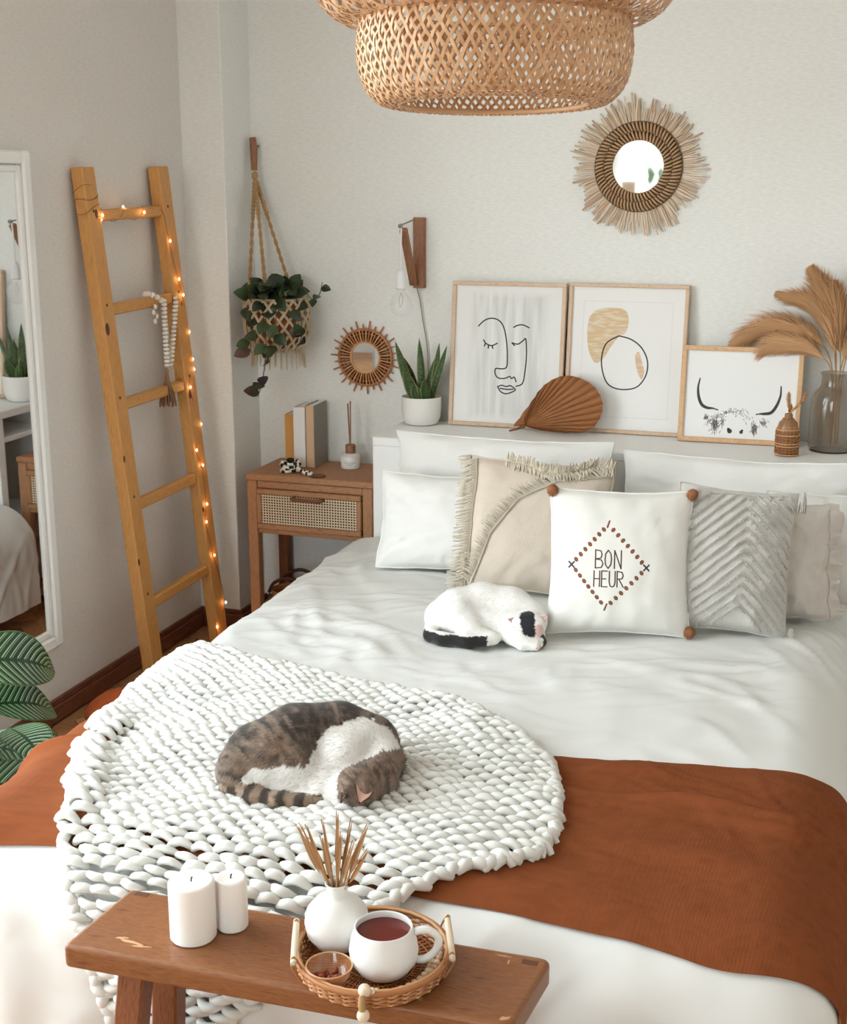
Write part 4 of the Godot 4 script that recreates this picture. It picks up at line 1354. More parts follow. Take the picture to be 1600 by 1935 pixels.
func ladder() -> void:
	var foot := Vector3(-2.138, 0.0, -4.108)
	var head := Vector3(-2.288, 1.69, -4.086)
	var along := (head - foot).normalized()
	var gap := 0.463
	var up := along
	var back := Vector3.BACK
	back = (back - up * up.z).normalized()
	var out := up.cross(back)
	# local axes: x away from the wall's left, y up the rail, z along the wall
	var b := Basis(out, up, back)
	var root := thing("ladder", "honey-coloured wooden ladder with two square rails and five rungs leaning on the left wall", "ladder", foot, b)
	var l := (head - foot).length()
	for k in 2:
		var r := obj("rail", one_box(Vector3(0, l / 2, 0), Vector3(0.042, l, 0.072), 0.004), M.pine, root, Vector3(0, 0.004, k * gap))
		for y in [0.34, 0.665, 0.985, 1.275, 1.56]:
			var peg := turned([Vector2(0.005, 0), Vector2(0.005, 0.0012), Vector2(0, 0.0012)], 10)
			obj("peg", peg, M.pine_knot, r, Vector3(0.021, y * 1.003, 0.004), Basis(Vector3.BACK, -PI / 2))
	for q in [[0, 0.93, 0.018, 0.010, 0.016], [1, 1.56, -0.01, 0.009, 0.014], [1, 0.80, 0.03, 0.006, 0.012], [0, 0.52, 0.03, 0.006, 0.010], [1, 1.21, 0.02, 0.012, 0.020], [0, 1.24, -0.005, 0.005, 0.008], [1, 0.46, 0.030, 0.006, 0.012]]:
		var g := Geo.new()
		g.ball(Vector3.ZERO, Vector3(0.0015, q[4], q[3]), 10, 6)
		obj("knot", g, M.pine_knot, root, Vector3(0.0212, q[1], q[0] * gap + q[2]))
	var rung: StandardMaterial3D = M.pine.duplicate()
	rung.uv1_scale = Vector3(14, 14, 1.2)
	var ys := [0.30, 0.635, 0.965, 1.265, 1.555]
	for y in ys:
		obj("rung", one_box(Vector3(0, y, gap / 2), Vector3(0.030, 0.036, gap - 0.074), 0.005), rung, root)

	# the string of lights: wound round the left rail's top, along the top rung, then down the other rail
	var tr := root.transform
	var rail := func(k: int, y: float, dz: float, dx := 0.024) -> Vector3: return tr * Vector3(dx, y, k * gap + dz)
	var wire := []
	for i in 33:
		var a := i / 32.0 * TAU * 3.0
		var rx := clampf(cos(a) * 1.3, -1.0, 1.0) * 0.0235
		var rz := clampf(sin(a) * 1.3, -1.0, 1.0) * 0.0385
		wire.append(tr * Vector3(rx, 1.645 - i * 0.0032 + 0.008 * sin(a * 1.7), gap + rz))
	for i in 13:
		var t := i / 12.0
		var a := t * TAU * 3.0
		wire.append(tr * Vector3(0.019 * cos(a), 1.555 + 0.021 * sin(a), lerpf(gap - 0.04, 0.04, t)))
	var spots := [wire[33], wire[35], wire[38], wire[41], wire[43], wire[30]]
	for e in [[1.455, 0.030], [1.325, 0.002], [1.27, -0.012], [1.14, -0.036], [1.045, -0.037], [1.01, -0.037], [0.955, 0.020], [0.815, -0.037], [0.735, 0.034], [0.675, 0.004], [0.535, 0.010], [0.475, 0.030], [0.345, 0.004], [0.155, -0.035], [0.085, 0.036], [0.03, 0.028], [0.012, 0.012]]:
		var p: Vector3 = rail.call(0, e[0], e[1], 0.0235 if absf(e[1]) < 0.0355 else 0.015)
		wire.append(p)
		spots.append(p)
	var s := thing("string_lights", "thin copper wire of tiny warm glowing lights wound down the wooden ladder", "string lights", wire[0])
	var o: Vector3 = -wire[0]
	var path := []
	for p in wire:
		path.append(p + o)
	obj("wire", bar(curve(path, 240), 0.0009, 5), plain(c8(140, 96, 60), 0.5, 0.6), s)
	var glow := Geo.new()
	glow.ball(Vector3.ZERO, Vector3(0.0042, 0.0055, 0.0042), 8, 6)
	var gm := glow.mesh()
	for p in spots:
		var q: Vector3 = p + o + tr.basis.x * 0.004
		obj("light_bulb", gm, M.bulb_glow, s, q)
		var li := OmniLight3D.new()
		li.name = "glow"
		li.light_color = c8(255, 176, 92)
		li.light_energy = 0.0003
		li.omni_range = 6.0
		li.omni_attenuation = 2.0
		li.light_size = 0.004
		li.shadow_enabled = true
		s.add_child(li, true)
		li.position = q + tr.basis.x * 0.006

	# the white bead garland on the second rung
	var top: Vector3 = tr * Vector3(0.0, 1.286, 0.085)
	var g := thing("bead_garland", "white disc-bead garland with a brown tassel looped over the ladder's second rung", "garland", top)
	rng.seed = 4
	var ib := (tr * Vector3(0.026, 1.265, 0.13)) - top
	var ia := (tr * Vector3(0.026, 1.265, 0.045)) - top
	var beads := Geo.new()
	var shape := [Vector2(0, -0.0052), Vector2(0.006, -0.0052), Vector2(0.0098, -0.003), Vector2(0.0098, 0.003), Vector2(0.006, 0.0052), Vector2(0, 0.0052)]
	var one := turned(shape, 10)
	var low := Vector3(0.036, -0.235, 0.055)
	for side in [ib, ia]:
		for i in 17:
			var t := i / 16.0
			var p: Vector3 = side.lerp(low + (side - low) * 0.30 * Vector3(1, 0, 1), t) + Vector3(0.004, 0, 0)
			beads.add(one, Transform3D(Basis(Vector3(rng.randf(), 0, rng.randf()).normalized(), 0.12), p))
	for i in 8:
		var t := i / 7.0
		var p: Vector3 = (tr * Vector3(0.024 * cos(PI * t), 1.262 + 0.027 * sin(PI * t) + 0.004, 0.135 + 0.05 * sin(t * 3.0))) - top
		beads.add(one, Transform3D(Basis(Vector3.RIGHT, 1.2), p))
	obj("beads", beads, M.bead_white, g).set_meta("kind", "stuff")
	obj("cord", bar([ib, ib.lerp(low, 0.7), low + Vector3(0, -0.02, 0), ia.lerp(low, 0.7), ia], 0.0015, 5), M.jute, g)
	tassel(g, low + Vector3(0, -0.022, 0), 0.115, M.tassel, Vector3.DOWN, 60)
	# a short strand of shells beside it
	var sh := thing("shell_strand", "short strand of small pale shells hanging from the second ladder rung", "garland", tr * Vector3(0.024, 1.262, 0.185))
	obj("cord", bar([Vector3(0, 0.022, 0), Vector3(0.004, 0, 0), Vector3(0.004, -0.055, 0.0)], 0.0012, 5), M.jute, sh)
	for e in [[-0.012, 0.0], [-0.03, 0.006], [-0.044, -0.004], [-0.06, 0.002]]:
		var q := Geo.new()
		q.ball(Vector3.ZERO, Vector3(0.006, 0.009, 0.008), 8, 6)
		obj("shell", q, M.bead_white, sh, Vector3(0.004, e[0], e[1] * 2.0))


func floor_mirror() -> void:
	var z1 := -3.362
	var z0 := -2.80
	var y0 := 0.245
	var y1 := 1.732
	var t := thing("wall_mirror", "tall rectangular mirror in a white moulded frame hung on the left wall", "mirror", Vector3(WALL_X, y0, (z0 + z1) / 2))
	var o := -t.position
	var w := 0.060
	var put := func(a: Vector3, b: Vector3, called: String) -> void: obj(called, span(a + o, b + o, 0.006), M.white_paint, t)
	var xa := WALL_X + 0.0005
	var xb := WALL_X + 0.028
	put.call(Vector3(xa, y0, z1), Vector3(xb, y1, z1 + w * 0.62), "stile")
	put.call(Vector3(xa, y0, z0 - w * 0.62), Vector3(xb, y1, z0), "stile")
	put.call(Vector3(xa, y0, z1 + w * 0.62), Vector3(xb, y0 + w * 0.62, z0 - w * 0.62), "rail")
	put.call(Vector3(xa, y1 - w * 0.62, z1 + w * 0.62), Vector3(xb, y1, z0 - w * 0.62), "rail")
	# the inner step of the moulding
	var xc := WALL_X + 0.020
	put.call(Vector3(xa, y0 + w * 0.64, z1 + w * 0.64), Vector3(xc, y1 - w * 0.64, z1 + w), "inner_moulding")
	put.call(Vector3(xa, y0 + w * 0.64, z0 - w), Vector3(xc, y1 - w * 0.64, z0 - w * 0.64), "inner_moulding")
	put.call(Vector3(xa, y0 + w * 0.64, z1 + w), Vector3(xc, y0 + w, z0 - w), "inner_moulding")
	put.call(Vector3(xa, y1 - w, z1 + w), Vector3(xc, y1 - w * 0.64, z0 - w), "inner_moulding")
	obj("mirror_glass", span(Vector3(xa, y0 + w, z1 + w) + o, Vector3(WALL_X + 0.012, y1 - w, z0 - w) + o, 0.0005), M.mirror, t)


func hanging_planter() -> void:
	var c := Vector3(-2.000, 1.155, -4.385)
	var peg := Vector3(-2.128, 1.79, -4.50)
	var t := thing("macrame_hanger", "jute macrame plant hanger with knotted net basket on a wooden peg", "plant hanger", peg)
	var o := -peg
	obj("peg", bar([peg + o + Vector3(-0.003, 0.008, 0.0), peg + o + Vector3(0.002, -0.03, 0.004), peg + o + Vector3(0.006, -0.105, 0.012)], [0.012, 0.014, 0.011], 10), M.walnut, t)
	obj("hook", bar([Vector3(0, -0.02, -0.042), Vector3(0, -0.02, 0.0)], 0.004, 6), M.steel, t)
	var knot := peg + Vector3(0.010, -0.125, 0.018)
	rng.seed = 15
	for e in [[-0.092, 0.040], [-0.066, -0.055], [0.002, 0.090], [0.034, -0.075]]:
		var foot := c + Vector3(e[0], 0.075, e[1])
		var g := Geo.new()
		# two plies twisted, with a thicker knotted stretch near the top
		for ply in 2:
			var pts := []
			for i in 61:
				var f := i / 60.0
				var a := f * 46.0 + PI * ply
				var rr := 0.0035
				pts.append(knot.lerp(foot, f) + o + Vector3(cos(a), 0, sin(a)) * rr)
			g.tube(pts, 0.0036, 6)
		for i in 9:
			g.ball(knot.lerp(foot, 0.06 + i * 0.03) + o, Vector3(0.0085, 0.010, 0.0085), 8, 6)
		for i in 3:
			g.ball(knot.lerp(foot, 0.80 + i * 0.06) + o, Vector3(0.008, 0.010, 0.008), 8, 6)
		obj("rope", g, M.jute, t)
	var ball := Geo.new()
	ball.ball(knot + o, Vector3(0.012, 0.018, 0.012), 10, 8)
	obj("knot", ball, M.jute, t)
	# the net: slanting cords both ways round a bowl
	var prof := func(y: float) -> float: return 0.106 * pow(maxf(0.0, 1.0 - pow(absf(y - 0.02) / 0.128, 3.0)), 0.4) + 0.012
	for s in [-1, 1]:
		for k in 20:
			var pts := []
			for i in 15:
				var y := 0.085 - i * 0.0132
				var a: float = TAU * k / 20.0 + s * i * 0.085
				var r: float = prof.call(y) + 0.002 * sin(i * 1.9 + (0.0 if s > 0 else PI))
				pts.append(c + o + Vector3(cos(a) * r, y, sin(a) * r))
			obj("net_cord", bar(curve(pts, 30), 0.0052, 6), M.macrame, t)
	var band := []
	for i in 41:
		var a := TAU * i / 40.0
		band.append(c + o + Vector3(cos(a) * 0.100, 0.083, sin(a) * 0.100))
	obj("rim_cord", bar(band, 0.006, 6), M.macrame, t)
	for k in 30:
		var a := TAU * k / 30.0
		var r := 0.075
		var p := c + o + Vector3(cos(a) * r, -0.085, sin(a) * r)
		obj("fringe", bar([p, p + Vector3(cos(a) * 0.02, -0.03, sin(a) * 0.02), p + Vector3(cos(a) * 0.022, -rng.randf_range(0.06, 0.085), sin(a) * 0.022)], [0.0042, 0.0036, 0.002], 5), M.macrame, t)

	var p := thing("trailing_plant", "trailing plant with small dark rounded leaves in a terracotta pot inside the hanger", "potted plant", c)
	obj("pot", turned([Vector2(0, -0.09), Vector2(0.062, -0.09), Vector2(0.090, 0.055), Vector2(0.096, 0.055), Vector2(0.097, 0.085), Vector2(0.090, 0.085), Vector2(0.086, 0.06), Vector2(0, 0.058)], 32), M.terracotta, p)
	obj("soil", turned([Vector2(0.086, 0.066), Vector2(0, 0.072)], 20), M.soil, p)
	var vines := [
		[[0.0, 0.06, 0.02], [0.01, 0.10, 0.06], [0.012, 0.02, 0.125], [0.015, -0.09, 0.135], [0.0, -0.17, 0.13], [-0.012, -0.215, 0.125], [-0.03, -0.255, 0.12]],
		[[0.01, 0.06, 0.03], [0.03, 0.11, 0.07], [0.05, 0.03, 0.12], [0.045, -0.05, 0.13], [0.02, -0.12, 0.135]],
		[[0.03, 0.06, 0.0], [0.07, 0.12, 0.03], [0.11, 0.05, 0.05], [0.12, -0.03, 0.06], [0.11, -0.07, 0.06]],
		[[-0.02, 0.06, 0.02], [-0.05, 0.11, 0.05], [-0.075, 0.08, 0.08], [-0.07, 0.0, 0.11], [-0.055, -0.06, 0.12], [-0.05, -0.10, 0.12]],
		[[-0.01, 0.06, 0.0], [-0.03, 0.13, 0.03], [-0.05, 0.14, 0.06]],
		[[0.02, 0.06, -0.02], [0.03, 0.15, 0.02], [0.045, 0.17, 0.05]],
		[[0.02, 0.06, 0.01], [0.02, 0.14, 0.06], [0.0, 0.12, 0.10], [0.0, 0.06, 0.12]],
		[[0.03, 0.06, 0.0], [0.10, 0.13, 0.02], [0.15, 0.09, 0.04], [0.185, 0.105, 0.05], [0.20, 0.15, 0.055]],
	]
	var greens := [c8(44, 62, 36), c8(58, 78, 44), c8(36, 50, 34), c8(70, 56, 50), c8(96, 68, 56), c8(50, 40, 52)]
	rng.seed = 23
	var mats := []
	for q in greens:
		var m := plain(q, 0.4)
		m.cull_mode = BaseMaterial3D.CULL_DISABLED
		mats.append(m)
	for k in vines.size():
		var pts := []
		for e in vines[k]:
			pts.append(Vector3(e[0], e[1], e[2]))
		var line := curve(pts, 26)
		obj("vine", bar(line, 0.0016, 5), M.stem, p)
		var step := 3 if k < 4 else 4
		var i := 3
		while i < 27:
			if k == 7 and i < 14:
				i += 3
				continue
			var d := Vector3(rng.randf_range(-1, 1), rng.randf_range(-0.7, 0.25), rng.randf_range(0.0, 0.9)).normalized()
			var g := Geo.new()
			var l := rng.randf_range(0.050, 0.068) * (0.6 if k == 7 else 1.0)
			leaf_blade(g, line[i], line[i] + d * l, l * 0.74, (Vector3(0.2, 0.5, 1) + d * 0.2).normalized(), 0.10, 0.25, 6)
			obj("leaf", g, mats[rng.randi() % 3 if i < 16 or k > 4 else rng.randi() % 6], p)
			i += step
	for i in 34:
		var a := rng.randf() * TAU
		var r := rng.randf_range(0.01, 0.085)
		var b := Vector3(cos(a) * r, 0.085 + rng.randf() * 0.04, sin(a) * r + 0.02)
		var g := Geo.new()
		var d := Vector3(cos(a) * 0.7 + rng.randf_range(-0.4, 0.4), rng.randf_range(-0.1, 0.6), sin(a) * 0.7 + 0.4).normalized()
		leaf_blade(g, b, b + d * 0.064, 0.048, Vector3(0.1, 0.7, 1), 0.12, 0.25, 6)
		obj("leaf", g, mats[rng.randi() % 3], p)
		obj("vine", bar([Vector3(b.x * 0.5, 0.066, b.z * 0.5), b], 0.0013, 4), M.stem, p)


func wall_lamp() -> void:
	var t := thing("wall_lamp", "wooden wall lamp with slanted arm, white cord and clear globe bulb", "wall lamp", Vector3(-1.508, 1.40, WALL_Z))
	obj("back_plate", one_box(Vector3(0, 0.0, 0.012), Vector3(0.042, 0.246, 0.022), 0.002), M.walnut, t)
	obj("hinge_pin", bar([Vector3(-0.024, 0.113, 0.02), Vector3(-0.018, 0.1, 0.165)], 0.0028, 8), M.steel, t)
	obj("pin_cap", bar([Vector3(-0.017, 0.099, 0.162), Vector3(-0.0165, 0.098, 0.176)], 0.007, 10), M.steel, t)
	var a := Vector3(-0.012, 0.088, 0.152)
	var b := Vector3(-0.016, -0.110, 0.030)
	var d := (a - b).normalized()
	var x := Vector3.RIGHT
	var z := x.cross(d).normalized()
	obj("arm", one_box(Vector3.ZERO, Vector3(0.026, (a - b).length(), 0.020), 0.003), M.walnut, t, (a + b) / 2, Basis(x, d, z))
	var cord := plain(c8(238, 238, 240), 0.5)
	obj("cord", bar(curve([Vector3(-0.016, 0.095, 0.160), Vector3(-0.018, 0.05, 0.160), Vector3(-0.018, -0.01, 0.160), Vector3(-0.018, -0.07, 0.160)], 16), 0.0035, 8), cord, t)
	obj("lamp_socket", turned([Vector2(0.004, 0.055), Vector2(0.012, 0.05), Vector2(0.0165, 0.035), Vector2(0.019, -0.005), Vector2(0.0185, -0.012), Vector2(0.0, -0.012)], 20), cord, t, Vector3(-0.018, -0.105, 0.160))
	var glass := plain(Color(0.96, 0.97, 1.0, 0.10), 0.03)
	glass.transparency = BaseMaterial3D.TRANSPARENCY_ALPHA
	obj("globe_bulb", turned([Vector2(0.0, -0.088), Vector2(0.02, -0.083), Vector2(0.036, -0.066), Vector2(0.041, -0.046), Vector2(0.036, -0.026), Vector2(0.024, -0.012), Vector2(0.014, -0.002), Vector2(0.013, 0.01)], 28), glass, t, Vector3(-0.018, -0.125, 0.160))
	obj("filament", bar(curve([Vector3(-0.018, -0.128, 0.160), Vector3(-0.026, -0.155, 0.160), Vector3(-0.020, -0.178, 0.168), Vector3(-0.012, -0.155, 0.160), Vector3(-0.018, -0.130, 0.160)], 16), 0.0009, 5), plain(c8(196, 176, 160), 0.4), t)
	obj("cable", bar(curve([Vector3(-0.010, -0.115, 0.022), Vector3(0.0, -0.16, 0.012), Vector3(0.012, -0.24, 0.010), Vector3(0.030, -0.36, 0.010), Vector3(0.034, -0.59, 0.008)], 24), 0.0022, 6), plain(c8(168, 160, 150), 0.5), t)


func rattan_mirror() -> void:
	var t := thing("rattan_mirror", "small round rattan sunburst mirror with short spikes above the nightstand", "mirror", Vector3(-1.718, 1.020, WALL_Z), Basis(Vector3.RIGHT, PI / 2))
	# local: y towards the room, x right, z down the wall
	obj("mirror_glass", turned([Vector2(0, 0.002), Vector2(0.056, 0.002), Vector2(0.056, 0.010), Vector2(0.056, 0.010), Vector2(0, 0.010)], 48), M.mirror, t)
	var ring := func(r: float, y: float, w: float, m: Material) -> void:
		var pts := []
		for i in 49:
			pts.append(Vector3(cos(TAU * i / 48.0) * r, y, sin(TAU * i / 48.0) * r))
		obj("cane_ring", bar(pts, w, 8, false), m, t)
	ring.call(0.057, 0.012, 0.004, M.rattan_light)
	ring.call(0.102, 0.012, 0.005, M.rattan)
	ring.call(0.088, 0.012, 0.003, M.rattan)
	rng.seed = 19
	for k in 46:
		var a := TAU * k / 46.0
		var d := Vector3(cos(a), 0, sin(a))
		obj("cane_loop", bar([d * 0.057 + Vector3(0, 0.012, 0), d * 0.066 + Vector3(0, 0.017, 0), d * 0.094 + Vector3(0, 0.018, 0), d * 0.106 + Vector3(0, 0.011, 0)], 0.0032, 6), M.rattan_light if k % 2 else M.rattan, t)
		obj("dark_backing", bar([d * 0.06 + Vector3(0, 0.006, 0), d * 0.104 + Vector3(0, 0.006, 0)], 0.0045, 5), plain(c8(96, 56, 36), 0.7) if k == 0 else t.get_node("dark_backing").material_override, t)
	for k in 30:
		var a := TAU * (k + 0.2) / 30.0
		var d := Vector3(cos(a), 0, sin(a))
		obj("spike", bar([d * 0.10 + Vector3(0, 0.010, 0), d * (0.135 if k % 2 else 0.122) + Vector3(0, 0.011, 0)], [0.0034, 0.0026], 6), M.rattan, t)


func sunburst_mirror() -> void:
	var t := thing("sunburst_mirror", "large round mirror in a coiled seagrass ring with long straw rays", "mirror", Vector3(-0.744, 1.693, WALL_Z), Basis(Vector3.RIGHT, PI / 2))
	obj("mirror_glass", turned([Vector2(0, 0.006), Vector2(0.086, 0.006), Vector2(0.086, 0.016), Vector2(0.086, 0.016), Vector2(0, 0.016)], 56), M.mirror, t)
	rng.seed = 29
	# two coils of slanted wraps
	for e in [[0.099, 0.015, 54, 0.55, 0.020], [0.128, 0.015, 70, 0.6, 0.018]]:
		for k in e[2]:
			var pts := []
			for i in 9:
				var f := i / 8.0
				var a: float = TAU * (k + (f - 0.5) * e[3] * 2.4) / e[2]
				var q := PI * (f * 1.3 - 0.15)
				var r: float = e[0] + cos(q) * e[1] * 0.95
				pts.append(Vector3(cos(a) * r, 0.008 + sin(q) * e[4], sin(a) * r))
			obj("seagrass_wrap", bar(pts, 0.0037, 6), M.seagrass, t)
	for e in [[0.086, 0.014, 0.003], [0.1135, 0.018, 0.0022], [0.144, 0.012, 0.003]]:
		var pts := []
		for i in 65:
			pts.append(Vector3(cos(TAU * i / 64.0) * e[0], e[1], sin(TAU * i / 64.0) * e[0]))
		obj("binding_ring", bar(pts, e[2], 6, false), M.seagrass_dark, t)
	var core := turned([Vector2(0.084, 0.004), Vector2(0.143, 0.004), Vector2(0.143, 0.012), Vector2(0.084, 0.012)], 48)
	obj("core", core, M.seagrass_dark, t)
	var tones := [c8(226, 206, 182), c8(214, 190, 162), c8(198, 170, 142), c8(232, 214, 194)]
	var mats := []
	for q in tones:
		mats.append(plain(q, 0.85))
	for k in 176:
		var a := TAU * (k + rng.randf_range(-0.35, 0.35)) / 176.0
		# rays come in bunches, some longer and some splayed
		var bunch := sin(k * 0.55) * 0.5 + sin(k * 0.21 + 1.0) * 0.5
		var l := 0.205 + 0.014 * bunch + rng.randf_range(-0.010, 0.024)
		var d := Vector3(cos(a), 0, sin(a))
		var s := Vector3(-sin(a), 0, cos(a))
		var lean := rng.randf_range(-0.10, 0.10)
		var w := rng.randf_range(0.0022, 0.0042)
		var g := Geo.new()
		g.tube([d * 0.135 + Vector3(0, 0.006, 0), d * 0.17 + Vector3(0, 0.008 + rng.randf() * 0.004, 0), d * l + s * lean * (l - 0.135) + Vector3(0, 0.006 + rng.randf() * 0.012, 0)], [w * 0.7, w, w * 0.9], 5, true, 0.3, s)
		obj("straw_ray", g, mats[rng.randi() % 4], t)


func striped_plant() -> void:
	var at := Vector3(-2.115, 0.0, -2.80)
	var t := thing("calathea", "floor plant with big dark green leaves striped pale along the veins", "potted plant", at)
	obj("pot", turned([Vector2(0, 0), Vector2(0.085, 0), Vector2(0.10, 0.01), Vector2(0.118, 0.16), Vector2(0.114, 0.165), Vector2(0.108, 0.15), Vector2(0, 0.145)], 36), M.ceramic_matt, t)
	obj("soil", turned([Vector2(0.108, 0.148), Vector2(0, 0.155)], 24), M.soil, t)
	var im := Image.create(256, 512, false, Image.FORMAT_RGB8)
	for y in 512:
		for x in 256:
			var u := absf(x / 255.0 - 0.5) * 2.0
			var v := y / 511.0
			var s := fposmod((v - u * 0.13 - u * u * 0.05) * 15.0, 1.0)
			var line := smoothstep(0.30, 0.36, s) * (1.0 - smoothstep(0.46, 0.54, s)) + 0.8 * smoothstep(0.64, 0.69, s) * (1.0 - smoothstep(0.74, 0.80, s))
			line *= smoothstep(0.03, 0.10, u) * (1.0 - smoothstep(0.90, 0.99, u))
			var c := c8(20, 50, 28).lerp(c8(36, 76, 34), 0.5 + 0.5 * sin(v * 9.0))
			c = c.lerp(c8(198, 220, 188), line * 0.95)
			if u > 0.965:
				c = c8(84, 112, 60)
			if u < 0.03:
				c = c8(26, 58, 34)
			im.set_pixel(x, y, c)
	var m := picture(im, 0.35)
	m.cull_mode = BaseMaterial3D.CULL_DISABLED
	var dark := plain(c8(30, 40, 32), 0.5)
	dark.cull_mode = BaseMaterial3D.CULL_DISABLED
	# base, tip, width, the way its face looks, bend
	var list := [
		[[-0.03, 0.45, 0.12], [0.025, 0.30, -0.215], 0.155, [0.9, 0.65, 0.45], 0.16],
		[[-0.02, 0.30, 0.05], [0.02, 0.17, -0.215], 0.13, [0.75, 0.9, 0.35], 0.14],
		[[0.04, 0.21, 0.10], [0.085, 0.03, -0.145], 0.15, [0.85, 0.6, 0.5], 0.18],
		[[0.06, 0.17, 0.22], [0.16, 0.02, 0.0], 0.14, [0.9, 0.7, 0.4], 0.15],
		[[-0.05, 0.33, 0.10], [-0.10, 0.24, -0.12], 0.12, [0.4, 0.9, 0.5], 0.12],
		[[0.03, 0.36, 0.12], [0.06, 0.30, 0.34], 0.14, [0.5, 0.9, 0.4], 0.15],
		[[-0.04, 0.40, 0.14], [-0.12, 0.45, 0.34], 0.13, [0.5, 0.8, 0.2], 0.14],
		[[0.08, 0.26, 0.08], [0.24, 0.20, 0.16], 0.13, [0.5, 0.9, 0.3], 0.16],
	]
	for e in list:
		var b := Vector3(e[0][0], e[0][1], e[0][2])
		var q := Vector3(e[1][0], e[1][1], e[1][2])
		var f := Vector3(e[3][0], e[3][1], e[3][2])
		var g := Geo.new()
		leaf_blade(g, b, q, e[2], f, e[4], 0.22, 14)
		obj("leaf", g, m, t)
		obj("leaf_stalk", bar(curve([Vector3(b.x * 0.25, 0.15, b.z * 0.25), Vector3(b.x * 0.6, lerpf(0.15, b.y, 0.7), b.z * 0.55), b], 10), 0.0045, 6), M.stem, t)
	# what shows on the floor by the bed
	var p := thing("rust_pouf", "round rust-orange pouf on the parquet beside the knitted blanket", "pouf", Vector3(-2.065, 0.0, -3.30))
	var g := Geo.new()
	g.grid(40, 18, func(u: float, v: float) -> Vector3:
		var a := -u * TAU
		var r := sin(v * PI) * (1.0 + 0.05 * cos(a * 9.0))
		return Vector3(cos(a) * r * 0.105, 0.062 - cos(v * PI) * 0.062 - 0.02 * pow(maxf(0.0, -cos(v * PI)), 3.0) * -1.0, sin(a) * r * 0.105))
	obj("body", g, plain(c8(178, 84, 36), 0.9), p)
	obj("button", turned([Vector2(0.012, 0.122), Vector2(0.010, 0.127), Vector2(0, 0.128)], 12), plain(c8(150, 66, 28), 0.9), p)


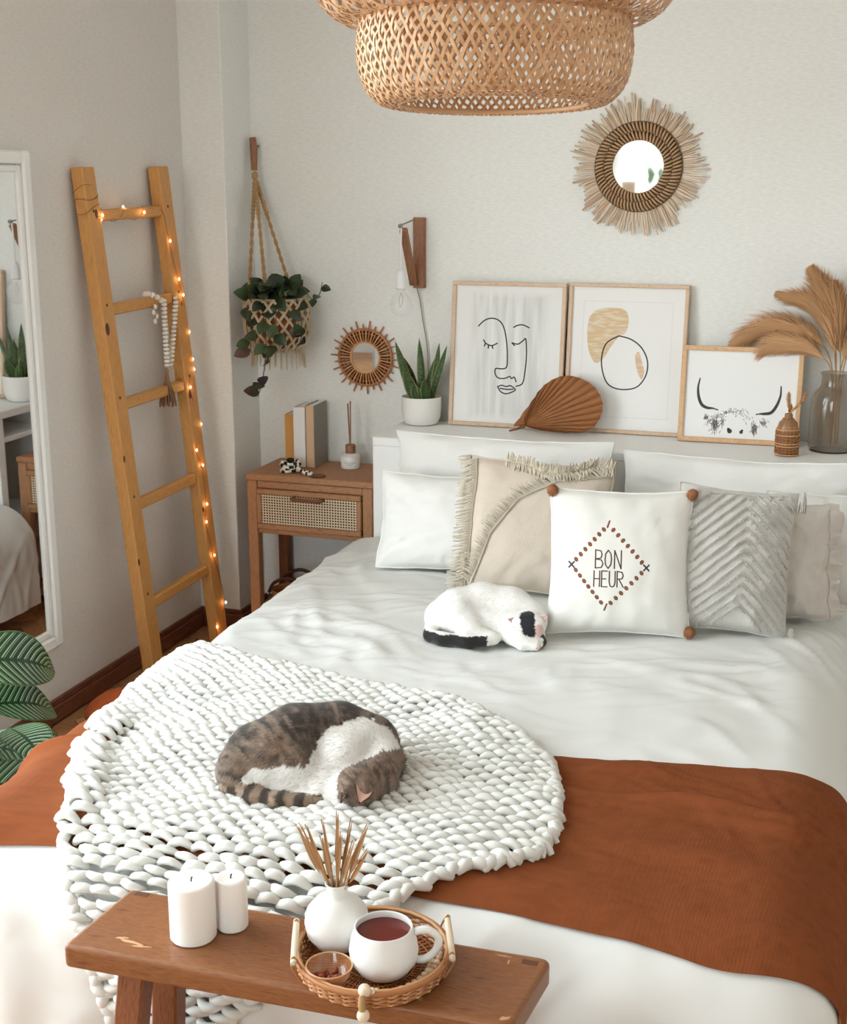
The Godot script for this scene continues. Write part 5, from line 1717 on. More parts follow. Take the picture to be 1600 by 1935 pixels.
func pendant() -> void:
	# two tiers of woven bamboo: strips that wind up both ways, over and under each other
	var c := Vector3(-0.582, 1.762, -2.12)
	var t := thing("pendant_lamp", "big two-tier woven bamboo pendant lamp hanging from the ceiling over the bed", "pendant lamp", c, yaw(18.3) * Basis(Vector3.RIGHT, deg_to_rad(-2.3)))
	var lower := [Vector2(0.150, 0.006), Vector2(0.166, 0.003), Vector2(0.184, 0.008), Vector2(0.201, 0.024), Vector2(0.212, 0.048), Vector2(0.2165, 0.080), Vector2(0.2155, 0.105), Vector2(0.212, 0.132), Vector2(0.207, 0.155)]
	var upper := [Vector2(0.207, 0.128), Vector2(0.232, 0.129), Vector2(0.262, 0.144), Vector2(0.280, 0.172), Vector2(0.284, 0.208), Vector2(0.276, 0.253), Vector2(0.245, 0.293), Vector2(0.19, 0.318), Vector2(0.12, 0.330), Vector2(0.055, 0.334)]
	rng.seed = 41
	var mats := []
	for q in [c8(222, 180, 138), c8(214, 172, 130), c8(206, 162, 120)]:
		var m := plain(q, 0.45)
		m.backlight_enabled = true
		m.backlight = Color(0.22, 0.15, 0.08)
		mats.append(m)
	for e in [[lower, 90, 0.62, 40], [upper, 60, 0.75, 36]]:
		var prof := curve(e[0], e[3])
		for s in [-1, 1]:
			for k in e[1]:
				var g := Geo.new()
				var n: int = e[3] + 1
				for i in n:
					var f := float(i) / (n - 1)
					var a: float = TAU * k / e[1] + s * f * e[2] * 1.0
					var q: Vector2 = prof[i]
					# tangent of the path on the surface
					var i2 := mini(i + 1, n - 1)
					var i1 := maxi(i - 1, 0)
					var qa: Vector2 = prof[i1]
					var qb: Vector2 = prof[i2]
					var aa: float = TAU * k / e[1] + s * (float(i1) / (n - 1)) * e[2]
					var ab: float = TAU * k / e[1] + s * (float(i2) / (n - 1)) * e[2]
					var d := (Vector3(cos(ab) * qb.x, qb.y, sin(ab) * qb.x) - Vector3(cos(aa) * qa.x, qa.y, sin(aa) * qa.x)).normalized()
					var rad := Vector3(cos(a), 0, sin(a))
					var slope := (qb - qa).normalized()
					var nrm := (rad * slope.y - Vector3.UP * slope.x).normalized()
					var side := d.cross(nrm).normalized()
					# crossings come every half pitch: weave over and under
					var ph: float = f * e[2] * e[1] / TAU * 2.0 * PI
					var over := 0.0017 * cos(ph + (0.0 if s > 0 else PI) + PI * k)
					var p := Vector3(cos(a) * q.x, q.y, sin(a) * q.x) + nrm * over
					var w := 0.0026 if e[1] > 60 else 0.0038
					g.vert(p + side * w + nrm * 0.0003)
					g.vert(p - side * w + nrm * 0.0003)
					g.vert(p - side * w - nrm * 0.0003)
					g.vert(p + side * w - nrm * 0.0003)
				for i in n - 1:
					for j in 4:
						var a := i * 4 + j
						var b := i * 4 + (j + 1) % 4
						g.tri(a, a + 4, b)
						g.tri(b, a + 4, b + 4)
				obj("bamboo_strip", g, mats[rng.randi() % 3], t)
	var ring := func(r: float, y: float, w: float) -> void:
		var pts := []
		for i in 73:
			pts.append(Vector3(cos(TAU * i / 72.0) * r, y, sin(TAU * i / 72.0) * r))
		obj("rim_hoop", bar(pts, w, 8, false), mats[1], t)
	ring.call(0.150, 0.006, 0.0035)
	ring.call(0.207, 0.156, 0.003)
	ring.call(0.208, 0.127, 0.003)
	ring.call(0.055, 0.334, 0.004)
	# white cloth liner inside, socket, bulb and cord
	var bulb := Geo.new()
	bulb.ball(Vector3(0, 0.235, 0), Vector3(0.030, 0.040, 0.030), 16, 12)
	obj("bulb", bulb, M.ceramic, t)
	obj("socket", turned([Vector2(0.0, 0.268), Vector2(0.020, 0.268), Vector2(0.020, 0.305), Vector2(0.006, 0.318), Vector2(0.0, 0.318)], 16), M.white_plastic, t)
	obj("cord", bar([Vector3(0, 0.312, 0), Vector3(0, 2.70 - c.y, 0)], 0.003, 8), M.white_plastic, t)
	obj("ceiling_cup", turned([Vector2(0.005, 2.68 - c.y), Vector2(0.045, 2.69 - c.y), Vector2(0.05, 2.72 - c.y), Vector2(0, 2.72 - c.y)], 24), M.white_plastic, t)
	for a in 3:
		var d := Vector3(cos(TAU * a / 3.0), 0, sin(TAU * a / 3.0))
		obj("spoke", bar([d * 0.018 + Vector3(0, 0.304, 0), d * 0.056 + Vector3(0, 0.333, 0)], 0.002, 6), M.steel, t)


# ---------------------------------------------------------------- the bench and what stands on it

func bench() -> void:
	var c := Vector3(-0.762, 0.0, -1.718)
	var y := BENCH_Y
	var t := thing("bench", "low rustic brown wooden bench with a worn thick plank seat, in front of the bed", "bench", c)
	var o := -c
	# the seat: a plank with rounded corners and an eased edge
	var outline := []
	var pts := [[Vector2(-1.128, -1.803), 0.012], [Vector2(-0.386, -1.822), 0.022], [Vector2(-0.404, -1.634), 0.022], [Vector2(-1.142, -1.612), 0.012]]
	for i in 4:
		var p: Vector2 = pts[i][0]
		var a: Vector2 = (pts[(i + 3) % 4][0] - p).normalized()
		var b: Vector2 = (pts[(i + 1) % 4][0] - p).normalized()
		var r: float = pts[i][1]
		for k in 7:
			var f := k / 6.0
			outline.append((p + a * r).lerp(p, f).lerp(p.lerp(p + b * r, f), f))
	var g := Geo.new()
	var n := outline.size()
	var mid := Vector2(c.x, c.z)
	var lev := [[0.008, 0.0], [0.003, -0.0012], [0.0007, -0.004], [0.0, -0.008], [0.0, -0.034], [0.002, -0.038], [0.006, -0.040]]
	for e in lev:
		for i in n:
			var p: Vector2 = outline[i]
			var nrm: Vector2 = (outline[(i + 1) % n] - outline[(i + n - 1) % n]).normalized().orthogonal()
			if nrm.dot(p - mid) < 0:
				nrm = -nrm
			var q: Vector2 = p - nrm * e[0]
			g.vert(Vector3(q.x, y + e[1], q.y) + o)
	for k in lev.size() - 1:
		for i in n:
			var j := (i + 1) % n
			g.tri(k * n + i, k * n + j, (k + 1) * n + i)
			g.tri(k * n + j, (k + 1) * n + j, (k + 1) * n + i)
	for e in [[0, false], [lev.size() - 1, true]]:
		var first := g.v.size()
		for i in n:
			g.vert(g.v[e[0] * n + i])
		var m := g.vert(Vector3(c.x, g.v[first].y, c.z) + Vector3(o.x, 0, o.z))
		for i in n:
			if e[1]:
				g.tri(m, first + i, first + (i + 1) % n)
			else:
				g.tri(m, first + (i + 1) % n, first + i)
	var seat := obj("seat", g, M.bench, t)
	seat.set_meta("label", "worn brown plank seat")
	# worn, flaked spots with the pale wood showing, and the ends of tenons
	rng.seed = 6
	for e in [[-1.045, -1.655, 0.026, 0.004, -8.0], [-1.020, -1.648, 0.018, 0.003, 10.0], [-1.06, -1.662, 0.012, 0.0035, 20.0], [-0.565, -1.615 - 0.04, 0.022, 0.005, 0.0], [-0.462, -1.805, 0.014, 0.002, 0.0], [-0.450, -1.79, 0.002, 0.008, 0.0], [-0.418, -1.650, 0.010, 0.005, 30.0]]:
		var w := Geo.new()
		var k := 14
		var m := w.vert(Vector3(0, 0.0006, 0))
		for i in k:
			var a := TAU * i / k
			var r := rng.randf_range(0.55, 1.15)
			w.vert(Vector3(cos(a) * e[2] * r, 0.0004, -sin(a) * e[3] * r))
		for i in k:
			w.tri(m, m + 1 + (i + 1) % k, m + 1 + i)
		obj("worn_patch", w, M.bench_worn, t, Vector3(e[0], y, e[1]) + o, yaw(e[4]))
	for e in [[-0.418, -1.80], [-1.10, -1.79]]:
		obj("tenon", one_box(Vector3(e[0], y - 0.002, e[1]) + o, Vector3(0.026, 0.0052, 0.014), 0.001), plain(c8(96, 56, 30), 0.6), t)
	# splayed legs and the stretchers between them
	var legs := []
	for sx in [-1, 1]:
		for sz in [-1, 1]:
			var a := Vector3(c.x + sx * 0.277, y - 0.0405, c.z + sz * 0.052)
			var b := Vector3(c.x + sx * 0.318, 0.0, c.z + sz * 0.088)
			var d := (a - b).normalized()
			var x := (Vector3.RIGHT - d * d.x).normalized()
			obj("leg", one_box(Vector3.ZERO, Vector3(0.048, (a - b).length(), 0.040), 0.004), M.bench_leg, t, (a + b) / 2 + o, Basis(x, d, x.cross(d)))
	for sx in [-1, 1]:
		var x: float = c.x + sx * 0.295
		obj("stretcher", one_box(Vector3(x, 0.20, c.z) + o, Vector3(0.022, 0.030, 0.10), 0.003), M.bench_leg, t)
	obj("apron", one_box(Vector3(c.x, y - 0.054, c.z) + o, Vector3(0.50, 0.026, 0.018), 0.002), M.bench, t)


func on_bench() -> void:
	var y := BENCH_Y + 0.0008
	var gr := "white pillar candles on the bench"
	for e in [["taller white pillar candle on the bench", -0.954, -1.702, 0.0375, 0.101], ["shorter white pillar candle just behind the taller one on the bench", -0.907, -1.748, 0.0262, 0.090]]:
		var t := thing("pillar_candle", e[0], "candle", Vector3(e[1], y, e[2]), Basis(), gr)
		var r: float = e[3]
		var h: float = e[4]
		obj("wax", turned([Vector2(0, 0), Vector2(r - 0.002, 0), Vector2(r, 0.003), Vector2(r, h - 0.004), Vector2(r - 0.003, h), Vector2(r - 0.007, h - 0.001), Vector2(0.006, h - 0.003), Vector2(0, h - 0.003)], 40), M.wax, t)
		obj("wick", bar([Vector3(0, h - 0.004, 0), Vector3(0.0005, h + 0.002, 0), Vector3(0.002, h + 0.005, 0.0)], 0.0012, 6), M.black, t)

	# round rattan tray
	var c := Vector3(-0.648, y, -1.713)
	var t := thing("rattan_tray", "round woven rattan tray with two pale stick handles on the bench", "tray", c)
	rng.seed = 17
	var tray_m := plain(c8(176, 116, 72), 0.5)
	var tray_d := plain(c8(138, 88, 54), 0.55)
	var R := 0.112
	obj("tray_base", turned([Vector2(0, 0.0005), Vector2(R, 0.0005), Vector2(R, 0.004), Vector2(R, 0.004), Vector2(0, 0.004)], 48), tray_m, t)
	var ring := func(r: float, h: float, w: float, wave: float, ph: float) -> Geo:
		var p := []
		for i in 97:
			var a := TAU * i / 96.0
			p.append(Vector3(cos(a) * (r + wave * cos(a * 32.0 + ph)), h + wave * 0.3 * sin(a * 32.0 + ph), sin(a) * (r + wave * cos(a * 32.0 + ph))))
		return bar(p, w, 6, false)
	# floor: canes running out from the middle bound by rings
	for k in 64:
		var a := TAU * k / 64.0
		var d := Vector3(cos(a), 0, sin(a))
		obj("spoke_cane", bar([d * 0.02 + Vector3(0, 0.005, 0), d * (R - 0.003) + Vector3(0, 0.005, 0)], [0.0009, 0.0027], 5), tray_m, t)
	for k in 9:
		obj("coil", ring.call(0.018 + k * 0.012, 0.0066, 0.0012, 0.0, 0.0), tray_d if k % 2 else tray_m, t)
	# wall: woven courses and a rim
	for k in 6:
		obj("woven_course", ring.call(R + 0.001 + k * 0.0009, 0.006 + k * 0.0039, 0.0022, 0.0026, PI * k), tray_m if k % 2 else M.rattan_light, t)
	obj("rim", ring.call(R + 0.007, 0.030, 0.0046, 0.0, 0.0), tray_m, t)
	obj("rim", ring.call(R + 0.004, 0.0325, 0.0030, 0.0006, 0.0), M.rattan_light, t)
	# stick handles held up by cane loops
	var stick := plain(c8(226, 206, 180), 0.7)
	for s in [-1, 1]:
		var d := Vector3(s * 0.93, 0, s * -0.36).normalized()
		var q := Vector3(-0.36, 0, -0.93).normalized()
		var m := d * (R + 0.008)
		var a := m + q * 0.052 + Vector3(0, 0.046, 0)
		var b := m - q * 0.052 + Vector3(0, 0.046, 0)
		var h := obj("handle", bar([a + q * 0.008, m + Vector3(0, 0.0475, 0), b - q * 0.008], [0.0052, 0.0056, 0.005], 10), stick, t)
		h.set_meta("label", "pale peeled stick handle")
		for e in [a, b]:
			obj("handle_loop", bar(curve([Vector3(e.x, 0.010, e.z) - d * 0.012, e * Vector3(1, 0, 1) + Vector3(0, 0.036, 0) + d * 0.003, e + Vector3(0, 0.007, 0), e * Vector3(1, 0, 1) + Vector3(0, 0.036, 0) - d * 0.010, Vector3(e.x, 0.012, e.z) - d * 0.016], 18), 0.0017, 6), tray_m, h)
	var ty := y + 0.0085

	# round white vase with dried stems
	var v := Vector3(-0.716, ty, -1.735)
	t = thing("bud_vase", "round matte white vase with a short neck holding dried reeds, on the tray", "vase", v)
	obj("body", turned([Vector2(0, 0), Vector2(0.022, 0), Vector2(0.036, 0.008), Vector2(0.048, 0.026), Vector2(0.0515, 0.045), Vector2(0.048, 0.064), Vector2(0.036, 0.080), Vector2(0.022, 0.088), Vector2(0.0165, 0.092), Vector2(0.0155, 0.106), Vector2(0.018, 0.111), Vector2(0.0165, 0.1125), Vector2(0.0125, 0.108), Vector2(0.0125, 0.095), Vector2(0.01, 0.08), Vector2(0, 0.07)], 44), M.ceramic_matt, t)
	rng.seed = 52
	var sg := "dried reeds in the round white vase"
	var fan := [[-0.062, 0.205, 0.0], [-0.045, 0.212, 0.015], [-0.030, 0.208, -0.015], [-0.018, 0.20, 0.02], [0.002, 0.235, 0.0], [0.012, 0.205, 0.02], [0.022, 0.222, -0.01], [0.034, 0.198, 0.015], [0.048, 0.215, -0.01], [0.056, 0.185, 0.01], [-0.072, 0.195, -0.01], [0.0, 0.19, -0.02]]
	for i in fan.size():
		var e: Array = fan[i]
		var tip := Vector3(e[0], e[1], e[2])
		var rank := 0
		for f in fan:
			if f[0] < e[0]:
				rank += 1
		var place: String = ["leftmost", "second from left", "third from left", "fourth from left", "fifth from left", "sixth from left, in the middle", "seventh from left", "fifth from right", "fourth from right", "third from right", "second from right", "rightmost"][rank]
		var s := thing("dried_reed", "thin brown dried reed in the round white vase, " + place, "dried stem", v + Vector3(e[0] * 0.08, 0.078, e[2] * 0.08), Basis(), sg)
		var b := Vector3(e[0] * 0.08, 0.078, e[2] * 0.08)
		var m := b.lerp(tip, 0.5) - Vector3(tip.x * 0.08, -0.004, 0)
		obj("stalk", bar([Vector3.ZERO, m - b, tip - b], [0.0013, 0.0015, 0.0008], 6), plain(c8(150, 108, 70).lerp(c8(196, 156, 112), rng.randf()), 0.8), s)
		var g := Geo.new()
		var side := (tip - b).cross(Vector3(0.3, 0, 1)).normalized()
		leaf_blade(g, b.lerp(tip, 0.35) - b, tip - b + side * 0.003, rng.randf_range(0.004, 0.008), Vector3(0.2, 0.2, 1), 0.02, 0.5, 6)
		obj("husk", g, plain(c8(168, 122, 78).lerp(c8(206, 168, 124), rng.randf()), 0.85), s)

	# mug of tea
	v = Vector3(-0.622, ty, -1.692)
	t = thing("mug", "big white round mug filled with red tea, on the tray", "mug", v)
	obj("body", turned([Vector2(0, 0), Vector2(0.028, 0), Vector2(0.040, 0.007), Vector2(0.051, 0.024), Vector2(0.0535, 0.040), Vector2(0.0505, 0.058), Vector2(0.0455, 0.074), Vector2(0.0445, 0.0785), Vector2(0.0430, 0.0795), Vector2(0.0415, 0.0775), Vector2(0.0440, 0.066), Vector2(0.047, 0.05), Vector2(0, 0.012)], 52), M.ceramic, t)
	var hd := Vector3(0.94, 0, -0.34).normalized()
	obj("handle", bar(curve([hd * 0.046 + Vector3(0, 0.068, 0), hd * 0.066 + Vector3(0, 0.071, 0), hd * 0.083 + Vector3(0, 0.058, 0), hd * 0.080 + Vector3(0, 0.036, 0), hd * 0.064 + Vector3(0, 0.022, 0), hd * 0.049 + Vector3(0, 0.020, 0)], 24), 0.0062, 10), M.ceramic, t)
	var tea := plain(c8(104, 20, 10), 0.06)
	obj("tea", turned([Vector2(0.0434, 0.0675), Vector2(0.0428, 0.0671), Vector2(0, 0.0671)], 44), tea, t)

	# little glass bowl of spice
	v = Vector3(-0.690, ty, -1.638)
	t = thing("glass_bowl", "tiny amber glass bowl with brown spice pieces, at the tray's near side", "bowl", v)
	var amber := plain(Color(0.80, 0.56, 0.38, 0.35), 0.04)
	amber.transparency = BaseMaterial3D.TRANSPARENCY_ALPHA
	obj("bowl", turned([Vector2(0, 0.0), Vector2(0.016, 0.0), Vector2(0.026, 0.006), Vector2(0.0335, 0.018), Vector2(0.0355, 0.030), Vector2(0.0345, 0.0312), Vector2(0.032, 0.019), Vector2(0.024, 0.009), Vector2(0, 0.004)], 36), amber, t)
	var rim := []
	for i in 37:
		rim.append(Vector3(cos(TAU * i / 36.0) * 0.035, 0.0305, sin(TAU * i / 36.0) * 0.035))
	obj("rim", bar(rim, 0.0014, 6, false), plain(c8(206, 160, 118), 0.2), t)
	rng.seed = 60
	for i in 12:
		var a := rng.randf() * TAU
		var r := sqrt(rng.randf()) * 0.020
		var q := thing("spice_piece", "small reddish brown spice piece lying in the amber glass bowl", "spice", v + Vector3(cos(a) * r, 0.008 + rng.randf() * 0.008, sin(a) * r), Basis(Vector3(rng.randf(), rng.randf(), rng.randf()).normalized(), rng.randf() * 3.0), "spice in the glass bowl")
		var g := Geo.new()
		g.ball(Vector3.ZERO, Vector3(0.0055, 0.0035, 0.004), 7, 5)
		obj("chip", g, plain(c8(120, 44, 22).lerp(c8(170, 84, 40), rng.randf()), 0.5), q)

	# wooden bead garland along the tray's edge, its end hanging over the rim
	v = Vector3(-0.60, ty, -1.64)
	t = thing("wooden_garland", "string of pale wooden beads curled in the tray beside the mug", "garland", v)
	var o := -v
	var path := curve([Vector3(-0.612, ty + 0.029, -1.592), Vector3(-0.607, ty + 0.024, -1.606), Vector3(-0.592, ty + 0.008, -1.630), Vector3(-0.569, ty + 0.006, -1.657), Vector3(-0.552, ty + 0.006, -1.700), Vector3(-0.549, ty + 0.006, -1.740), Vector3(-0.556, ty + 0.006, -1.77)], 200)
	obj("cord", bar(curve(path.map(func(q): return q + o), 60), 0.0011, 5), M.jute, t)
	var left := 0.0
	var bead_g := Geo.new()
	bead_g.ball(Vector3.ZERO, Vector3.ONE * 0.0058, 10, 8)
	var bm := bead_g.mesh()
	var tones := [M.bead, plain(c8(236, 216, 188), 0.55), plain(c8(212, 182, 146), 0.55)]
	for i in 200:
		left -= path[i].distance_to(path[i + 1])
		if left <= 0.0:
			obj("bead", bm, tones[rng.randi() % 3], t, path[i] + o)
			left = 0.0118
	var inner := curve([Vector3(-0.585, ty + 0.006, -1.640), Vector3(-0.566, ty + 0.006, -1.668), Vector3(-0.556, ty + 0.006, -1.70), Vector3(-0.556, ty + 0.006, -1.735)], 90)
	left = 0.0
	for i in 90:
		left -= inner[i].distance_to(inner[i + 1])
		if left <= 0.0:
			obj("bead", bm, tones[rng.randi() % 3], t, inner[i] + o)
			left = 0.0118
	var big := Geo.new()
	big.ball(Vector3.ZERO, Vector3.ONE * 0.0098, 14, 10)
	var bigm := big.mesh()
	for q in [Vector3(-0.615, ty + 0.034, -1.590), Vector3(-0.612, ty + 0.002, -1.576)]:
		obj("large_bead", bigm, tones[1], t, q + o)
	obj("wrapped_end", bar([Vector3(-0.6155, ty + 0.030, -1.581) + o, Vector3(-0.614, ty + 0.018, -1.576) + o, Vector3(-0.613, ty + 0.006, -1.576) + o], [0.005, 0.0062, 0.005], 8), M.jute, t)
	obj("end_thread", bar([Vector3(-0.612, ty - 0.004, -1.575) + o, Vector3(-0.611, ty - 0.018, -1.574) + o], [0.0016, 0.0024], 6), M.bead_white, t)


# ---------------------------------------------------------------- the two sleeping cats

func cap_dist(p: Vector3, a: Array, b: Array) -> float:
	var pa := Vector3(a[0], a[1], a[2])
	var d := Vector3(b[0], b[1], b[2]) - pa
	var t := clampf((p - pa).dot(d) / maxf(d.length_squared(), 1e-9), 0.0, 1.0)
	return p.distance_to(pa + d * t) - lerpf(a[3], b[3], t)


func chain_dist(p: Vector3, c: Array) -> float:
	var best := 1e9
	for i in c.size() - 1:
		best = minf(best, cap_dist(p, c[i], c[i + 1]))
	return best


func flesh(chains: Array, cell: float, k: float) -> Geo:
	# one skin over tapered bones: distances joined by a smooth minimum, then surface nets
	var lo := Vector3.ONE * 1e9
	var hi := -lo
	for c in chains:
		for q in c:
			lo = lo.min(Vector3(q[0], q[1], q[2]) - Vector3.ONE * (q[3] + 0.02))
			hi = hi.max(Vector3(q[0], q[1], q[2]) + Vector3.ONE * (q[3] + 0.02))
	var nx := int((hi.x - lo.x) / cell) + 2
	var ny := int((hi.y - lo.y) / cell) + 2
	var nz := int((hi.z - lo.z) / cell) + 2
	var sum := PackedFloat32Array()
	sum.resize(nx * ny * nz)
	for c in chains:
		for i in c.size() - 1:
			var pa := Vector3(c[i][0], c[i][1], c[i][2])
			var pb := Vector3(c[i + 1][0], c[i + 1][1], c[i + 1][2])
			var ra: float = c[i][3]
			var rb: float = c[i + 1][3]
			var m := Vector3.ONE * (maxf(ra, rb) + 5.0 * k)
			var a := ((pa.min(pb) - m - lo) / cell).floor().max(Vector3.ZERO)
			var b := ((pa.max(pb) + m - lo) / cell).ceil().min(Vector3(nx - 1, ny - 1, nz - 1))
			var d := pb - pa
			var dd := 1.0 / maxf(d.length_squared(), 1e-9)
			for x in range(int(a.x), int(b.x) + 1):
				for y in range(int(a.y), int(b.y) + 1):
					for z in range(int(a.z), int(b.z) + 1):
						var p := lo + Vector3(x, y, z) * cell
						var t := clampf((p - pa).dot(d) * dd, 0.0, 1.0)
						sum[(x * ny + y) * nz + z] += exp(-(p.distance_to(pa + d * t) - lerpf(ra, rb, t)) / k)
	# the surface is where the sum is 1
	var g := Geo.new()
	var at := {}
	var step := [Vector3i(1, 0, 0), Vector3i(0, 1, 0), Vector3i(0, 0, 1)]
	for x in nx - 1:
		for y in ny - 1:
			for z in nz - 1:
				var base := (x * ny + y) * nz + z
				var s := 0
				var v := []
				for c in 8:
					var f := sum[base + (c & 1) * ny * nz + ((c >> 1) & 1) * nz + (c >> 2)]
					v.append(f)
					if f > 1.0:
						s += 1
				if s == 0 or s == 8:
					continue
				var p := Vector3.ZERO
				var n := 0
				for e in [[0, 1], [2, 3], [4, 5], [6, 7], [0, 2], [1, 3], [4, 6], [5, 7], [0, 4], [1, 5], [2, 6], [3, 7]]:
					var fa: float = log(maxf(v[e[0]], 1e-12))
					var fb: float = log(maxf(v[e[1]], 1e-12))
					if (fa > 0.0) != (fb > 0.0):
						var t := fa / (fa - fb)
						var ca := Vector3(e[0] & 1, (e[0] >> 1) & 1, e[0] >> 2)
						var cb := Vector3(e[1] & 1, (e[1] >> 1) & 1, e[1] >> 2)
						p += ca.lerp(cb, t)
						n += 1
				at[base] = g.vert(lo + (Vector3(x, y, z) + p / n) * cell)
	var str := [ny * nz, nz, 1]
	for x in range(1, nx - 1):
		for y in range(1, ny - 1):
			for z in range(1, nz - 1):
				var base := (x * ny + y) * nz + z
				var inside := sum[base] > 1.0
				for a in 3:
					if (sum[base + str[a]] > 1.0) == inside:
						continue
					var o1: int = str[(a + 1) % 3]
					var o2: int = str[(a + 2) % 3]
					var q := [at[base], at[base - o1], at[base - o1 - o2], at[base - o2]]
					if inside:
						g.tri(q[0], q[2], q[1])
						g.tri(q[0], q[3], q[2])
					else:
						g.tri(q[0], q[1], q[2])
						g.tri(q[0], q[2], q[3])
	return g


func along(p: Vector3, c: Array) -> Array:
	# [how far along the chain, the chain's direction there]
	var best := 1e9
	var s := 0.0
	var out := [0.0, Vector3.RIGHT]
	for i in c.size() - 1:
		var a := Vector3(c[i][0], c[i][1], c[i][2])
		var b := Vector3(c[i + 1][0], c[i + 1][1], c[i + 1][2])
		var d := b - a
		var t := clampf((p - a).dot(d) / maxf(d.length_squared(), 1e-9), 0.0, 1.0)
		var e := p.distance_to(a + d * t) - lerpf(c[i][3], c[i + 1][3], t)
		if e < best:
			best = e
			out = [s + t * d.length(), d.normalized()]
		s += d.length()
	return out


func furry(root: Node3D, g: Geo, colour: Callable, flow: Callable, count: int, l: float) -> void:
	var n := g.normals()
	g.col.resize(g.v.size())
	for i in g.v.size():
		g.col[i] = colour.call(g.v[i], n[i])
	obj("body", g, M.fur, root, -root.position)
	var h := Geo.new()
	for k in count:
		var t := (rng.randi() % int(g.ix.size() / 3.0)) * 3
		var a := g.ix[t]
		var b := g.ix[t + 1]
		var c := g.ix[t + 2]
		var u := rng.randf()
		var w := rng.randf() * (1.0 - u)
		var p := g.v[a] * (1.0 - u - w) + g.v[b] * u + g.v[c] * w
		var nn := n[a]
		var f: Vector3 = flow.call(p)
		f = (f - nn * f.dot(nn)).normalized()
		var side := nn.cross(f).normalized()
		var ll := l * rng.randf_range(0.6, 1.3)
		var v := rng.randf_range(0.82, 1.12)
		var q := colour.call(p, nn) as Color
		h.tint = Color(q.r * v, q.g * v, q.b * v)
		var tip := p + (f + nn * rng.randf_range(0.22, 0.5) + side * rng.randf_range(-0.35, 0.35)) * ll
		var i := h.vert(p + side * 0.0006 - nn * 0.0005)
		h.vert(p - side * 0.0006 - nn * 0.0005)
		h.vert(tip)
		h.tri(i, i + 1, i + 2)
	obj("fur", h, M.fur, root, -root.position).set_meta("kind", "stuff")


func ear(root: Node3D, a: Vector3, b: Vector3, tip: Vector3, face: Vector3, outer: Material, inner: Material) -> void:
	# a cupped triangular ear, pale inside
	var o := -root.position
	var e := Geo.new()
	e.grid(8, 8, func(u: float, v: float) -> Vector3:
		var w := 0.5 + (v - 0.5) * (1.0 + 0.25 * sin(PI * u))
		return a.lerp(b, w).lerp(tip, u) - face * (0.009 * sin(PI * v) * (1.0 - u * 0.7) + 0.001) + o)
	obj("ear", e, outer, root)
	var i := Geo.new()
	i.grid(8, 8, func(u: float, v: float) -> Vector3:
		var w := 0.5 + (v - 0.5) * 0.72 * (1.0 + 0.25 * sin(PI * u))
		return a.lerp(b, w).lerp(tip, u * 0.86) - face * (0.007 * sin(PI * v) * (1.0 - u * 0.7) - 0.0012) + o)
	obj("ear_lining", i, inner, root)


